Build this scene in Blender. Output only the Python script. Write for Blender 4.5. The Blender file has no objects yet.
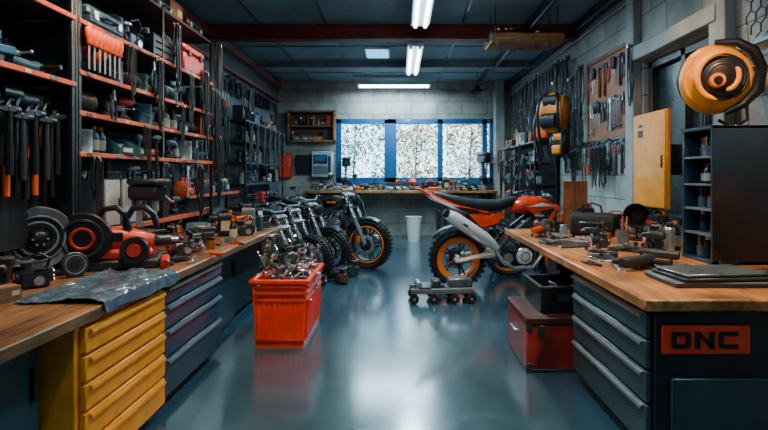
import bpy, math, random, bmesh
from mathutils import Vector, Matrix, Euler, noise
R=random.Random(11)
pi=math.pi
COL=bpy.context.scene.collection
def lin(h):
    h=h.lstrip('#'); o=[]
    for i in (0,2,4):
        c=int(h[i:i+2],16)/255
        o.append(c/12.92 if c<=.04045 else ((c+.055)/1.055)**2.4)
    return o
# ---------------------------------------------------------------- materials
def base_mat(name):
    m=bpy.data.materials.new(name); m.use_nodes=True
    nt=m.node_tree; b=nt.nodes['Principled BSDF']
    return m,nt,b
def M(name,hx,rough=.5,metal=0,var=.18,bump=.05,scale=9,coat=0,stretch=(1,1,1),emis=0,trans=0,alpha=1):
    m,nt,b=base_mat(name); N=nt.nodes; L=nt.links
    c=lin(hx)
    tc=N.new('ShaderNodeTexCoord'); mp=N.new('ShaderNodeMapping'); mp.inputs['Scale'].default_value=stretch
    L.new(tc.outputs['Object'],mp.inputs['Vector'])
    no=N.new('ShaderNodeTexNoise'); no.inputs['Scale'].default_value=scale; no.inputs['Detail'].default_value=5
    L.new(mp.outputs[0],no.inputs['Vector'])
    mr=N.new('ShaderNodeMapRange'); mr.inputs[1].default_value=.35; mr.inputs[2].default_value=.65
    L.new(no.outputs[0],mr.inputs[0])
    mx=N.new('ShaderNodeMix'); mx.data_type='RGBA'
    mx.inputs[6].default_value=[x*(1-var) for x in c]+[1]
    mx.inputs[7].default_value=[min(1,x*(1+var)) for x in c]+[1]
    L.new(mr.outputs[0],mx.inputs[0]); L.new(mx.outputs[2],b.inputs['Base Color'])
    r2=N.new('ShaderNodeMapRange'); r2.inputs[3].default_value=max(.03,rough-.1); r2.inputs[4].default_value=min(1,rough+.1)
    L.new(no.outputs[0],r2.inputs[0]); L.new(r2.outputs[0],b.inputs['Roughness'])
    b.inputs['Metallic'].default_value=metal
    b.inputs['Coat Weight'].default_value=coat
    if trans: b.inputs['Transmission Weight'].default_value=trans
    if emis:
        b.inputs['Emission Color'].default_value=c+[1]; b.inputs['Emission Strength'].default_value=emis
    if bump:
        bp=N.new('ShaderNodeBump'); bp.inputs['Strength'].default_value=bump; bp.inputs['Distance'].default_value=.02
        L.new(no.outputs[0],bp.inputs['Height']); L.new(bp.outputs[0],b.inputs['Normal'])
    return m
def M_wall(name,h1,h2,mort,axis):
    m,nt,b=base_mat(name); N=nt.nodes; L=nt.links
    tc=N.new('ShaderNodeTexCoord'); sp=N.new('ShaderNodeSeparateXYZ'); cb=N.new('ShaderNodeCombineXYZ')
    L.new(tc.outputs['Object'],sp.inputs[0]); L.new(sp.outputs['X' if axis=='x' else 'Y'],cb.inputs[0]); L.new(sp.outputs['Z'],cb.inputs[1])
    br=N.new('ShaderNodeTexBrick'); br.inputs['Scale'].default_value=1; br.inputs['Brick Width'].default_value=.62; br.inputs['Row Height'].default_value=.3
    br.inputs['Mortar Size'].default_value=.008; br.inputs['Mortar Smooth'].default_value=.3
    br.inputs['Color1'].default_value=lin(h1)+[1]; br.inputs['Color2'].default_value=lin(h2)+[1]; br.inputs['Mortar'].default_value=lin(mort)+[1]
    L.new(cb.outputs[0],br.inputs['Vector'])
    no=N.new('ShaderNodeTexNoise'); no.inputs['Scale'].default_value=2.2; no.inputs['Detail'].default_value=8; no.inputs['Roughness'].default_value=.65
    L.new(tc.outputs['Object'],no.inputs['Vector'])
    cr=N.new('ShaderNodeMapRange'); cr.inputs[1].default_value=.3; cr.inputs[2].default_value=.7; cr.inputs[3].default_value=.45; cr.inputs[4].default_value=1.1
    L.new(no.outputs[0],cr.inputs[0])
    mx=N.new('ShaderNodeMix'); mx.data_type='RGBA'; mx.blend_type='MULTIPLY'; mx.inputs[0].default_value=1
    L.new(br.outputs['Color'],mx.inputs[6]); L.new(cr.outputs[0],mx.inputs[7]); L.new(mx.outputs[2],b.inputs['Base Color'])
    b.inputs['Roughness'].default_value=.7
    bp=N.new('ShaderNodeBump'); bp.inputs['Strength'].default_value=.5; bp.inputs['Distance'].default_value=.01; bp.invert=True
    L.new(br.outputs['Fac'],bp.inputs['Height'])
    bp2=N.new('ShaderNodeBump'); bp2.inputs['Strength'].default_value=.25; bp2.inputs['Distance'].default_value=.02
    n2=N.new('ShaderNodeTexNoise'); n2.inputs['Scale'].default_value=30; L.new(tc.outputs['Object'],n2.inputs['Vector'])
    L.new(n2.outputs[0],bp2.inputs['Height']); L.new(bp.outputs[0],bp2.inputs['Normal']); L.new(bp2.outputs[0],b.inputs['Normal'])
    return m
def M_floor():
    m,nt,b=base_mat('floor_epoxy_concrete'); N=nt.nodes; L=nt.links
    tc=N.new('ShaderNodeTexCoord')
    no=N.new('ShaderNodeTexNoise'); no.inputs['Scale'].default_value=.55; no.inputs['Detail'].default_value=7; no.inputs['Roughness'].default_value=.55
    L.new(tc.outputs['Object'],no.inputs['Vector'])
    cr=N.new('ShaderNodeValToRGB'); e=cr.color_ramp.elements
    e[0].position=.3; e[0].color=lin('#1f3945')+[1]; e[1].position=.72; e[1].color=lin('#3f6473')+[1]
    L.new(no.outputs[0],cr.inputs[0])
    n2=N.new('ShaderNodeTexNoise'); n2.inputs['Scale'].default_value=7; n2.inputs['Detail'].default_value=10; n2.inputs['Roughness'].default_value=.75
    L.new(tc.outputs['Object'],n2.inputs['Vector'])
    r3=N.new('ShaderNodeMapRange'); r3.inputs[1].default_value=.3; r3.inputs[2].default_value=.65; r3.inputs[3].default_value=.8; r3.inputs[4].default_value=1.05
    L.new(n2.outputs[0],r3.inputs[0])
    mx=N.new('ShaderNodeMix'); mx.data_type='RGBA'; mx.blend_type='MULTIPLY'; mx.inputs[0].default_value=1
    L.new(cr.outputs[0],mx.inputs[6]); L.new(r3.outputs[0],mx.inputs[7])
    br=N.new('ShaderNodeTexBrick'); br.offset=0; br.inputs['Scale'].default_value=1; br.inputs['Brick Width'].default_value=2.2; br.inputs['Row Height'].default_value=1.25; br.inputs['Mortar Size'].default_value=.003
    br.inputs['Color1'].default_value=(1,1,1,1); br.inputs['Color2'].default_value=(.96,.96,.96,1); br.inputs['Mortar'].default_value=(.55,.55,.55,1)
    L.new(tc.outputs['Object'],br.inputs['Vector'])
    m2=N.new('ShaderNodeMix'); m2.data_type='RGBA'; m2.blend_type='MULTIPLY'; m2.inputs[0].default_value=1
    L.new(mx.outputs[2],m2.inputs[6]); L.new(br.outputs['Color'],m2.inputs[7]); L.new(m2.outputs[2],b.inputs['Base Color'])
    r2=N.new('ShaderNodeMapRange'); r2.inputs[1].default_value=.3; r2.inputs[2].default_value=.7; r2.inputs[3].default_value=.15; r2.inputs[4].default_value=.27
    L.new(n2.outputs[0],r2.inputs[0]); L.new(r2.outputs[0],b.inputs['Roughness'])
    b.inputs['Coat Weight'].default_value=.7; b.inputs['Coat Roughness'].default_value=.13; b.inputs['Coat IOR'].default_value=1.6
    b.inputs['Specular IOR Level'].default_value=.65
    bp=N.new('ShaderNodeBump'); bp.inputs['Strength'].default_value=.05; bp.inputs['Distance'].default_value=.01
    L.new(n2.outputs[0],bp.inputs['Height']); L.new(bp.outputs[0],b.inputs['Normal']); L.new(bp.outputs[0],b.inputs['Coat Normal'])
    return m
def M_wood(name,h1,h2,stretch,scale=3,rough=.5):
    m,nt,b=base_mat(name); N=nt.nodes; L=nt.links
    tc=N.new('ShaderNodeTexCoord'); mp=N.new('ShaderNodeMapping'); mp.inputs['Scale'].default_value=stretch
    L.new(tc.outputs['Object'],mp.inputs['Vector'])
    no=N.new('ShaderNodeTexNoise'); no.inputs['Scale'].default_value=scale; no.inputs['Detail'].default_value=8; no.inputs['Roughness'].default_value=.65
    L.new(mp.outputs[0],no.inputs['Vector'])
    cr=N.new('ShaderNodeValToRGB'); e=cr.color_ramp.elements
    e[0].position=.33; e[0].color=lin(h1)+[1]; e[1].position=.66; e[1].color=lin(h2)+[1]
    L.new(no.outputs[0],cr.inputs[0])
    n2=N.new('ShaderNodeTexNoise'); n2.inputs['Scale'].default_value=2.5; n2.inputs['Detail'].default_value=8; L.new(tc.outputs['Object'],n2.inputs['Vector'])
    r3=N.new('ShaderNodeMapRange'); r3.inputs[1].default_value=.35; r3.inputs[2].default_value=.6; r3.inputs[3].default_value=.45; r3.inputs[4].default_value=1.1
    L.new(n2.outputs[0],r3.inputs[0])
    mx=N.new('ShaderNodeMix'); mx.data_type='RGBA'; mx.blend_type='MULTIPLY'; mx.inputs[0].default_value=1
    L.new(cr.outputs[0],mx.inputs[6]); L.new(r3.outputs[0],mx.inputs[7]); L.new(mx.outputs[2],b.inputs['Base Color'])
    b.inputs['Roughness'].default_value=rough
    bp=N.new('ShaderNodeBump'); bp.inputs['Strength'].default_value=.15; bp.inputs['Distance'].default_value=.01
    L.new(no.outputs[0],bp.inputs['Height']); L.new(bp.outputs[0],b.inputs['Normal'])
    return m
def M_glass():
    m=bpy.data.materials.new('window_glass'); m.use_nodes=True; nt=m.node_tree; N=nt.nodes; L=nt.links
    N.remove(N['Principled BSDF']); o=N['Material Output']
    t=N.new('ShaderNodeBsdfTransparent'); g=N.new('ShaderNodeBsdfGlossy'); g.inputs['Roughness'].default_value=.05
    t.inputs[0].default_value=(.85,.95,.98,1)
    mx=N.new('ShaderNodeMixShader'); mx.inputs[0].default_value=.08
    L.new(t.outputs[0],mx.inputs[1]); L.new(g.outputs[0],mx.inputs[2]); L.new(mx.outputs[0],o.inputs[0])
    return m
def M_leaf(name,hx):
    m=bpy.data.materials.new(name); m.use_nodes=True; nt=m.node_tree; N=nt.nodes; L=nt.links
    N.remove(N['Principled BSDF']); o=N['Material Output']; c=lin(hx)
    tc=N.new('ShaderNodeTexCoord'); no=N.new('ShaderNodeTexNoise'); no.inputs['Scale'].default_value=3; L.new(tc.outputs['Object'],no.inputs['Vector'])
    mx=N.new('ShaderNodeMix'); mx.data_type='RGBA'; mx.inputs[6].default_value=[x*.6 for x in c]+[1]; mx.inputs[7].default_value=[min(1,x*1.4) for x in c]+[1]
    L.new(no.outputs[0],mx.inputs[0])
    d=N.new('ShaderNodeBsdfDiffuse'); t=N.new('ShaderNodeBsdfTranslucent'); s=N.new('ShaderNodeMixShader'); s.inputs[0].default_value=.6
    L.new(mx.outputs[2],d.inputs[0]); L.new(mx.outputs[2],t.inputs[0]); L.new(d.outputs[0],s.inputs[1]); L.new(t.outputs[0],s.inputs[2]); L.new(s.outputs[0],o.inputs[0])
    return m
C={}
def addm(k,*a,**kw): C[k]=M(k,*a,**kw)
addm('black','#121518',.4); addm('rubber','#0e1012',.7,bump=.2,scale=40); addm('dark_gray','#262c31',.45)
addm('gray','#5c666d',.45); addm('light_gray','#a9b2b5',.5); addm('white','#dfe3e0',.5,var=.06)
addm('steel','#b4bcc0',.3,.75); addm('dark_steel','#4a5258',.35,.8); addm('chrome','#f0f3f4',.16,.85,var=.05); addm('silver','#eef1f2',.22,.35,var=.05,coat=.5)
addm('orange','#e2520f',.4,coat=.2,var=.15); addm('bright_orange','#ff7a14',.4,coat=.2,var=.06); addm('bike_red','#f23a08',.25,coat=.9,var=.05); addm('edge_orange','#b24a12',.55,var=.35)
addm('gear_orange','#f2800a',.42,coat=.3,var=.15)
addm('red','#b3261b',.42,coat=.2,var=.2); addm('red_orange','#ee3c16',.36,coat=.3,var=.12); addm('chest_red','#7c2018',.45,coat=.1,var=.5,scale=5)
addm('yellow','#ee9606',.45,coat=.12,var=.12); addm('blue','#1f5c86',.45,coat=.1); addm('teal','#18495b',.45)
addm('navy','#132c42',.38,coat=.2); addm('brown','#5a3a26',.6); addm('tan','#a67c50',.7)
addm('cardboard','#7b5937',.85,bump=.1); addm('paper','#b9ae94',.8,var=.15); addm('rust','#452420',.5,.3,var=.35)
addm('shelf_dark','#251d1a',.6); addm('clear','#b9ccd0',.15,trans=.6,bump=0); addm('amber','#8a4b18',.25,coat=.5)
addm('cab_blue','#18485c',.34,coat=.25,var=.16); addm('cab_gray','#2b4551',.34,coat=.25,var=.16); addm('cab_dark','#11202a',.42,var=.2)
addm('pegboard','#13181b',.6); addm('plywood','#8a4f2c',.6,stretch=(8,8,1)); addm('brass','#b58b3c',.35,.9)
addm('lens','#cfe4ea',.08,var=.02,bump=0); addm('tube','#dff4ff',.4,var=0,bump=0,emis=16); addm('panel_glow','#7fcaff',.4,var=0,bump=0,emis=1.6)
addm('ceil','#65808c',.7,bump=.1,scale=2,var=.2); addm('beam_red','#7a3428',.5,var=.25); addm('beam_gray','#78858a',.6,var=.2)
addm('pipe_red','#8e3422',.5); addm('frame_blue','#12588c',.38,coat=.2,var=.12); addm('pillar','#8f9896',.7,var=.2,scale=3)
C['leaf']=M_leaf('leaf','#b9d2d6'); C['leaf_gold']=M_leaf('leaf_gold','#d39440'); C['leaf_dark']=M_leaf('leaf_dark','#56767e'); C['leaf_brown']=M_leaf('leaf_brown','#8a6534')
addm('bark','#4a443c',.8); addm('ground_snow','#c8d0d0',.8)
addm('dark_opening_panel','#22303a',.3,.2); addm('padding','#121518',.6,bump=.3,scale=60); addm('pan','#66757e',.3,.6)
C['wall_side']=M_wall('painted_block_wall_light','#adb2ab','#9ba09a','#5e6869','y')
C['wall_left']=M_wall('painted_block_wall_shaded','#5e6c72','#536065','#364145','y')  # shadow on the left wall is put into this darker base colour
C['wall_back']=M_wall('painted_block_wall_back','#b0aea4','#a09f97','#6c7170','x')
C['floor']=M_floor()
C['bench_wood']=M_wood('bench_wood','#85502a','#dd9c5a',(9,.8,9),3,.34)
C['bench_wood_dark']=M_wood('bench_wood_weathered','#4a3426','#a2764e',(9,.8,9),3,.34)
C['wood']=M_wood('rough_timber','#5d3b22','#a36f42',(1.5,9,9),3,.7)
C['wood_v']=M_wood('upright_timber','#6a3d20','#a96a3a',(9,9,1),3,.6)
C['glass']=M_glass()
C['foil']=M('crinkled_plastic','#56768a',.12,.25,bump=.7,scale=16,coat=1)
# ---------------------------------------------------------------- mesh builder
class MB:
    def __init__(s): s.v=[];s.f=[];s.mi=[];s.mats=[];s.x=Matrix.Identity(4)
    def add(s,vs,fs,mat):
        if isinstance(mat,str): mat=C[mat]
        if mat not in s.mats: s.mats.append(mat)
        k=s.mats.index(mat); o=len(s.v)
        s.v+=[tuple(s.x@Vector(p)) for p in vs]
        s.f+=[tuple(i+o for i in f) for f in fs]; s.mi+=[k]*len(fs); return s
    def box(s,c,d,mat,bev=0,rot=None):
        hx,hy,hz=[q/2 for q in d]; b=min(bev,hx*.9,hy*.9,hz*.9)
        rm=Euler(rot).to_matrix() if rot else None
        if b<=0:
            P=[(x,y,z) for x in(-hx,hx) for y in(-hy,hy) for z in(-hz,hz)]
            F=[(0,1,3,2),(4,6,7,5),(0,4,5,1),(2,3,7,6),(0,2,6,4),(1,5,7,3)]
        else:
            P=[];idx={}
            for i in(-1,1):
                for j in(-1,1):
                    for k in(-1,1):
                        for a in range(3):
                            q=[i*hx,j*hy,k*hz]
                            for t in range(3):
                                if t!=a: q[t]-=(i,j,k)[t]*b
                            idx[(i,j,k,a)]=len(P); P.append(tuple(q))
            F=[]
            for a in range(3):
                o=[t for t in range(3) if t!=a]
                for sg in(-1,1):
                    f=[]
                    for u,w in((-1,-1),(1,-1),(1,1),(-1,1)):
                        q=[0,0,0];q[a]=sg;q[o[0]]=u;q[o[1]]=w; f.append(idx[(*q,a)])
                    F.append(tuple(f))
            for a in range(3):
                o=[t for t in range(3) if t!=a]
                for u in(-1,1):
                    for w in(-1,1):
                        def g(e,ax):
                            q=[0,0,0];q[a]=e;q[o[0]]=u;q[o[1]]=w;return idx[(*q,ax)]
                        F.append((g(-1,o[0]),g(1,o[0]),g(1,o[1]),g(-1,o[1])))
            for i in(-1,1):
                for j in(-1,1):
                    for k in(-1,1): F.append((idx[(i,j,k,0)],idx[(i,j,k,1)],idx[(i,j,k,2)]))
        c=Vector(c)
        P=[(rm@Vector(p) if rm else Vector(p))+c for p in P]
        return s.add(P,F,mat)
    def cyl(s,p0,p1,r0,mat,r1=None,n=12):
        r1=r0 if r1 is None else r1
        p0=Vector(p0);p1=Vector(p1);d=(p1-p0).normalized()
        a=d.orthogonal().normalized(); b=d.cross(a)
        P=[];F=[]
        for p,r in((p0,r0),(p1,r1)):
            for i in range(n):
                t=2*pi*i/n; P.append(p+(a*math.cos(t)+b*math.sin(t))*r)
        for i in range(n): F.append((i,(i+1)%n,n+(i+1)%n,n+i))
        F.append(tuple(range(n))[::-1]); F.append(tuple(range(n,2*n)))
        return s.add(P,F,mat)
    def tube(s,pts,r,mat,n=7,closed=False):
        pts=[Vector(p) for p in pts]; m=len(pts); P=[];F=[]; a=None
        for i,p in enumerate(pts):
            if closed: d=pts[(i+1)%m]-pts[i-1]
            else: d=pts[min(i+1,m-1)]-pts[max(i-1,0)]
            d.normalize()
            if a is None: a=d.orthogonal().normalized()
            else:
                a=a-d*a.dot(d)
                a=a.normalized() if a.length>1e-5 else d.orthogonal().normalized()
            b=d.cross(a); rr=r[i] if isinstance(r,(list,tuple)) else r
            for k in range(n):
                t=2*pi*k/n; P.append(p+(a*math.cos(t)+b*math.sin(t))*rr)
        for i in range(m if closed else m-1):
            j=(i+1)%m
            for k in range(n): F.append((i*n+k,i*n+(k+1)%n,j*n+(k+1)%n,j*n+k))
        if not closed: F.append(tuple(range(n))[::-1]); F.append(tuple(range((m-1)*n,m*n)))
        return s.add(P,F,mat)
    def lathe(s,prof,mat,n=16,c=(0,0,0),axis='z',loop=False):
        P=[];F=[];m=len(prof)
        for r,z in prof:
            for k in range(n):
                t=2*pi*k/n; a,b=r*math.cos(t),r*math.sin(t)
                q={'z':(a,b,z),'y':(a,z,b),'x':(z,a,b)}[axis]
                P.append((q[0]+c[0],q[1]+c[1],q[2]+c[2]))
        for i in range(m if loop else m-1):
            j=(i+1)%m
            for k in range(n): F.append((i*n+k,i*n+(k+1)%n,j*n+(k+1)%n,j*n+k))
        if not loop:
            if prof[0][0]>1e-6: F.append(tuple(range(n))[::-1])
            if prof[-1][0]>1e-6: F.append(tuple(range((m-1)*n,m*n)))
        return s.add(P,F,mat)
    def torus(s,c,axis,Rr,r,mat,n=24,m=8,sy=1):
        prof=[(Rr+r*math.cos(2*pi*i/m),r*sy*math.sin(2*pi*i/m)) for i in range(m)]
        return s.lathe(prof,mat,n,c,axis,True)
    def ball(s,c,r,mat,n=14,m=8):
        if not isinstance(r,(tuple,list)): r=(r,r,r)
        prof=[(math.sin(pi*i/m),-math.cos(pi*i/m)) for i in range(m+1)]
        P=[];F=[]
        for q,z in prof:
            for k in range(n):
                t=2*pi*k/n; P.append((c[0]+q*math.cos(t)*r[0],c[1]+q*math.sin(t)*r[1],c[2]+z*r[2]))
        for i in range(m):
            for k in range(n): F.append((i*n+k,i*n+(k+1)%n,(i+1)*n+(k+1)%n,(i+1)*n+k))
        return s.add(P,F,mat)
    def prism(s,poly,ax,t0,t1,mat):
        n=len(poly);P=[]
        for t in(t0,t1):
            for a,b in poly: P.append({'y':(a,t,b),'x':(t,a,b),'z':(a,b,t)}[ax])
        F=[(i,(i+1)%n,n+(i+1)%n,n+i) for i in range(n)]+[tuple(range(n))[::-1],tuple(range(n,2*n))]
        return s.add(P,F,mat)
    def loft(s,secs,mat,n=16,p=2.6):
        P=[];F=[]
        for (x,yc,zc,ry,rz) in secs:
            for k in range(n):
                t=2*pi*k/n; ct,st=math.cos(t),math.sin(t)
                P.append((x,yc+ry*math.copysign(abs(ct)**(2/p),ct),zc+rz*math.copysign(abs(st)**(2/p),st)))
        m=len(secs)
        for i in range(m-1):
            for k in range(n): F.append((i*n+k,i*n+(k+1)%n,(i+1)*n+(k+1)%n,(i+1)*n+k))
        F.append(tuple(range(n))[::-1]); F.append(tuple(range((m-1)*n,m*n)))
        return s.add(P,F,mat)
    def mesh(s,name):
        me=bpy.data.meshes.new(name); me.from_pydata(s.v,[],s.f)
        for m in s.mats: me.materials.append(m)
        me.polygons.foreach_set('material_index',s.mi)
        bm=bmesh.new(); bm.from_mesh(me); bmesh.ops.remove_doubles(bm,verts=bm.verts,dist=1e-5)
        bmesh.ops.recalc_face_normals(bm,faces=bm.faces); bm.to_mesh(me); bm.free()
        me.polygons.foreach_set('use_smooth',[True]*len(me.polygons))
        me.set_sharp_from_angle(angle=math.radians(38)); me.update()
        return me
KIDS={}
def mk(name,mb,parent=None,label=None):
    me=mb.mesh(name) if mb else None
    o=bpy.data.objects.new(name,me); COL.objects.link(o)
    if parent is not None: o.parent=parent; KIDS.setdefault(parent.name,[]).append(o)
    if label: o['label']=label
    return o
def top(name,label,cat,mb=None,loc=(0,0,0),rot=(0,0,0),group=None,kind=None,scale=1):
    o=mk(name,mb); o.location=loc
    o.rotation_euler=rot if isinstance(rot,(tuple,list)) else (0,0,rot)
    o.scale=(scale,)*3 if not isinstance(scale,(tuple,list)) else scale
    if kind: o['kind']=kind
    o['label']=label; o['category']=cat
    if group: o['group']=group
    if not mb: o.empty_display_size=.05
    return o
def struct(name,mb,label,cat='structure'):
    o=mk(name,mb); o['kind']='structure'; o['label']=label; o['category']=cat; return o
def clone(o,parent=None):
    c=o.copy(); COL.objects.link(c)
    if parent is not None: c.parent=parent; KIDS.setdefault(parent.name,[]).append(c)
    for k in KIDS.get(o.name,[]): clone(k,c)
    return c
CACHE={}
def put(kind,var,loc,rot=0,scale=1,group=None,label=None):
    key=(kind,var)
    if key in CACHE: o=clone(CACHE[key])
    else: o=KIND[kind][0](*var); CACHE[key]=o
    o.location=loc; o.rotation_euler=rot if isinstance(rot,(tuple,list)) else (0,0,rot)
    o.scale=(scale,)*3 if not isinstance(scale,(tuple,list)) else scale
    if label: o['label']=label
    if group: o['group']=group
    elif 'group' in o: del o['group']
    return o
def nm(c): return c.replace('_',' ')
# ---------------------------------------------------------------- small things
def k_bottle(c,cap):
    o=top('bottle',f'{nm(c)} plastic bottle with a {nm(cap)} cap','bottle')
    mk('body',MB().lathe([(.03,0),(.036,.006),(.036,.12),(.03,.145),(.014,.165),(.014,.18)],c,14).lathe([(.0365,.03),(.0368,.035),(.0368,.1),(.0365,.105)],'paper',14),o)
    mk('cap',MB().cyl((0,0,.178),(0,0,.205),.017,cap,n=12),o); return o
def k_spray(c,cap):
    o=top('spray_can',f'{nm(c)} aerosol spray can with {nm(cap)} cap','spray can')
    mk('body',MB().lathe([(.031,0),(.033,.005),(.033,.165),(.026,.182),(.02,.186)],c,14).torus((0,0,.166),'z',.0325,.002,'steel',14,5),o)
    mk('cap',MB().lathe([(.025,.183),(.025,.215),(.022,.22)],cap,12),o); return o
def k_jar(c,lid):
    o=top('jar',f'small {nm(c)} jar of hardware with {nm(lid)} lid','jar')
    mk('body',MB().lathe([(.04,0),(.045,.01),(.045,.085),(.036,.1)],c,14),o)
    mk('lid',MB().lathe([(.042,.098),(.043,.1),(.043,.122),(.04,.125)],lid,14),o); return o
def k_paint(c):
    o=top('paint_can',f'round {nm(c)} metal paint can with wire handle','can')
    mk('body',MB().lathe([(.08,0),(.082,.004),(.08,.01),(.08,.17),(.083,.175),(.083,.182),(.07,.182),(.068,.176),(0,.176)],c,20),o)
    mk('handle',MB().tube([(.084*math.cos(a),-.085*math.sin(a),.14-.06*math.sin(a)) for a in [pi*i/10 for i in range(11)]],.0025,'steel',5),o); return o
def k_carton(c):
    o=top('cardboard_box',f'closed {nm(c)} cardboard box sealed with tape','box')
    mk('body',MB().box((0,0,.09),(.26,.22,.18),c,.004).box((0,-.055,.183),(.255,.108,.004),c).box((0,.055,.183),(.255,.108,.004),c),o)
    mk('tape',MB().box((0,0,.187),(.262,.04,.002),'tan').box((-.131,0,.15),(.002,.04,.06),'tan').box((.131,0,.15),(.002,.04,.06),'tan').box((.06,-.1105,.1),(.09,.002,.06),'paper'),o); return o
def k_bin(c):
    o=top('storage_bin',f'open-fronted {nm(c)} plastic storage bin','bin')
    b=MB(); w,d,h=.17,.24,.13
    b.box((0,0,.004),(w,d,.008),c); b.box((0,d/2-.004,h/2),(w,.008,h),c); b.box((0,-d/2+.004,h*.25),(w,.008,h*.5),c)
    for s in(-1,1): b.prism([(-d/2,0),(d/2,0),(d/2,h),(-.02,h),(-d/2,h*.5)],'x',s*w/2-.004,s*w/2+.004,c)
    b.box((0,-d/2-.006,h*.3),(w*.6,.006,.03),'paper')
    mk('body',b,o)
    p=MB(); 
    for i in range(9): 
        x=R.uniform(-.05,.05);y=R.uniform(-.08,.08);a=R.uniform(0,pi); z=.055+R.uniform(0,.05)
        p.cyl((x-.03*math.cos(a),y-.03*math.sin(a),z),(x+.03*math.cos(a),y+.03*math.sin(a),z),.007,'steel',n=6)
        p.cyl((x+.03*math.cos(a),y+.03*math.sin(a),z),(x+.037*math.cos(a),y+.037*math.sin(a),z),.012,'steel',n=6)
    p.box((0,0,.03),(.15,.2,.045),'dark_steel'); q=mk('bolts',p,o); return o
def k_toolbox(c,c2):
    o=top('toolbox',f'{nm(c)} toolbox with {nm(c2)} latches and carry handle','toolbox')
    mk('body',MB().box((0,0,.07),(.38,.2,.14),c,.01).box((0,0,.01),(.385,.205,.02),c2,.004),o)
    mk('lid',MB().box((0,0,.175),(.39,.21,.06),c,.015),o)
    for s in(-1,1): mk('latch',MB().box((s*.11,-.108,.145),(.04,.012,.05),c2,.003),o)
    mk('handle',MB().tube([(-.08,0,.2),(-.075,0,.235),(-.05,0,.245),(.05,0,.245),(.075,0,.235),(.08,0,.2)],.009,c2,8),o); return o
def k_organizer(c,d):
    o=top('parts_organizer',f'{nm(c)} small-parts organizer with {nm(d)} drawers','organizer')
    mk('body',MB().box((0,.01,.13),(.3,.16,.26),c,.005),o)
    for r in range(4):
        for k in range(3):
            q=mk('drawer',MB().box((-.095+k*.095,-.075,.035+r*.063),(.086,.02,.054),d,.003),o)
            mk('knob',MB().box((-.095+k*.095,-.09,.028+r*.063),(.026,.012,.01),'black',.002),q)
    return o
def k_drill(c):
    o=top('cordless_drill',f'{nm(c)} and black cordless drill','drill')
    mk('body',MB().loft([(-.09,0,.17,.024,.027),(-.08,0,.17,.032,.036),(0,0,.17,.034,.038),(.05,0,.17,.03,.033),(.06,0,.17,.026,.028)],c,14),o)
    mk('handle',MB().prism([(-.045,.15),(.0,.15),(-.012,.05),(-.06,.05)],'y',-.018,.018,'black'),o)
    mk('chuck',MB().lathe([(.026,.06),(.024,.09),(.012,.11)],'black',12,(0,0,.17),'x').cyl((.1,0,.17),(.15,0,.17),.004,'steel',n=6),o)
    mk('battery',MB().box((-.035,0,.028),(.11,.07,.052),'black',.008).box((-.035,0,.052),(.09,.06,.01),c,.003),o); return o
def k_book(c):
    o=top('manual',f'{nm(c)} workshop manual standing upright','book')
    mk('cover',MB().box((-.014,0,.12),(.003,.17,.24),c).box((.014,0,.12),(.003,.17,.24),c).box((0,-.084,.12),(.03,.003,.24),c),o)
    mk('pages',MB().box((0,.002,.12),(.026,.16,.23),'paper'),o); return o
def k_coil(c):
    b=MB()
    for i in range(5): b.torus((R.uniform(-.01,.01),(i-2)*.011,.13+R.uniform(-.012,.006)),'y',.105+R.uniform(-.02,.01),.007,c,26,6)
    o=top('cable_coil',f'coiled {nm(c)} cable tied in a loop','cable')
    mk('cable',b,o); mk('tie',MB().box((0,0,.24),(.02,.07,.04),'dark_gray',.004),o); return o
def k_cables(c):
    o=top('hanging_cables',f'bundle of drooping {nm(c)} cables on a hook','cable'); b=MB()
    for i in range(7):
        w=R.uniform(.03,.1); L=R.uniform(.35,.78); x0=R.uniform(-.04,.04); yy=R.uniform(-.03,.03)
        pts=[]
        for k in range(15):
            t=k/14; a=pi*t
            pts.append((x0-w*math.cos(a)*(.3+.7*math.sin(a)),yy+.01*math.sin(5*t+i),.8-L*math.sin(a)**.8))
        b.tube(pts,R.uniform(.005,.009),c if i%3 else 'dark_gray',6)
    for i in range(3):
        x=R.uniform(-.08,.08); b.tube([(x*.3,0,.8),(x,-.02,.55),(x*1.3,0,.3),(x*.9,-.01,R.uniform(.02,.15))],.006,c,6)
    mk('cable',b,o); mk('hook',MB().tube([(0,.04,.82),(0,-.01,.83),(0,-.04,.8),(0,-.04,.77)],.008,'steel',6).box((0,.03,.8),(.04,.02,.07),'dark_steel',.003),o); return o
def k_tape(c): 
    return top('tape_roll',f'roll of {nm(c)} adhesive tape','tape',MB().lathe([(.035,0),(.055,0),(.055,.045),(.035,.045)],c,18,loop=True))
def k_case(c):
    o=top('tool_case',f'flat {nm(c)} plastic tool case with handle','case')
    mk('body',MB().box((0,0,.05),(.36,.28,.1),c,.014).box((0,0,.05),(.366,.286,.012),'black',.003),o)
    mk('handle',MB().tube([(-.06,-.14,.05),(-.055,-.17,.05),(.055,-.17,.05),(.06,-.14,.05)],.009,'black',7),o)
    for s in(-1,1): mk('latch',MB().box((s*.12,-.145,.05),(.04,.01,.05),'steel',.002),o)
    return o
def k_jug(c,cap):
    o=top('jerry_can',f'{nm(c)} plastic fluid jug with {nm(cap)} cap','jug')
    mk('body',MB().loft([(-.07,0,.12,.045,.1),(-.065,0,.12,.06,.12),(.06,0,.12,.06,.12),(.07,0,.12,.045,.1)],c,20,5).box((0,-.061,.11),(.09,.003,.1),'paper'),o)
    mk('handle',MB().tube([(-.05,0,.23),(-.045,0,.27),(.02,0,.27),(.03,0,.235)],.011,c,7),o)
    mk('cap',MB().cyl((.05,0,.235),(.05,0,.265),.02,cap,n=12),o); return o
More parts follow.
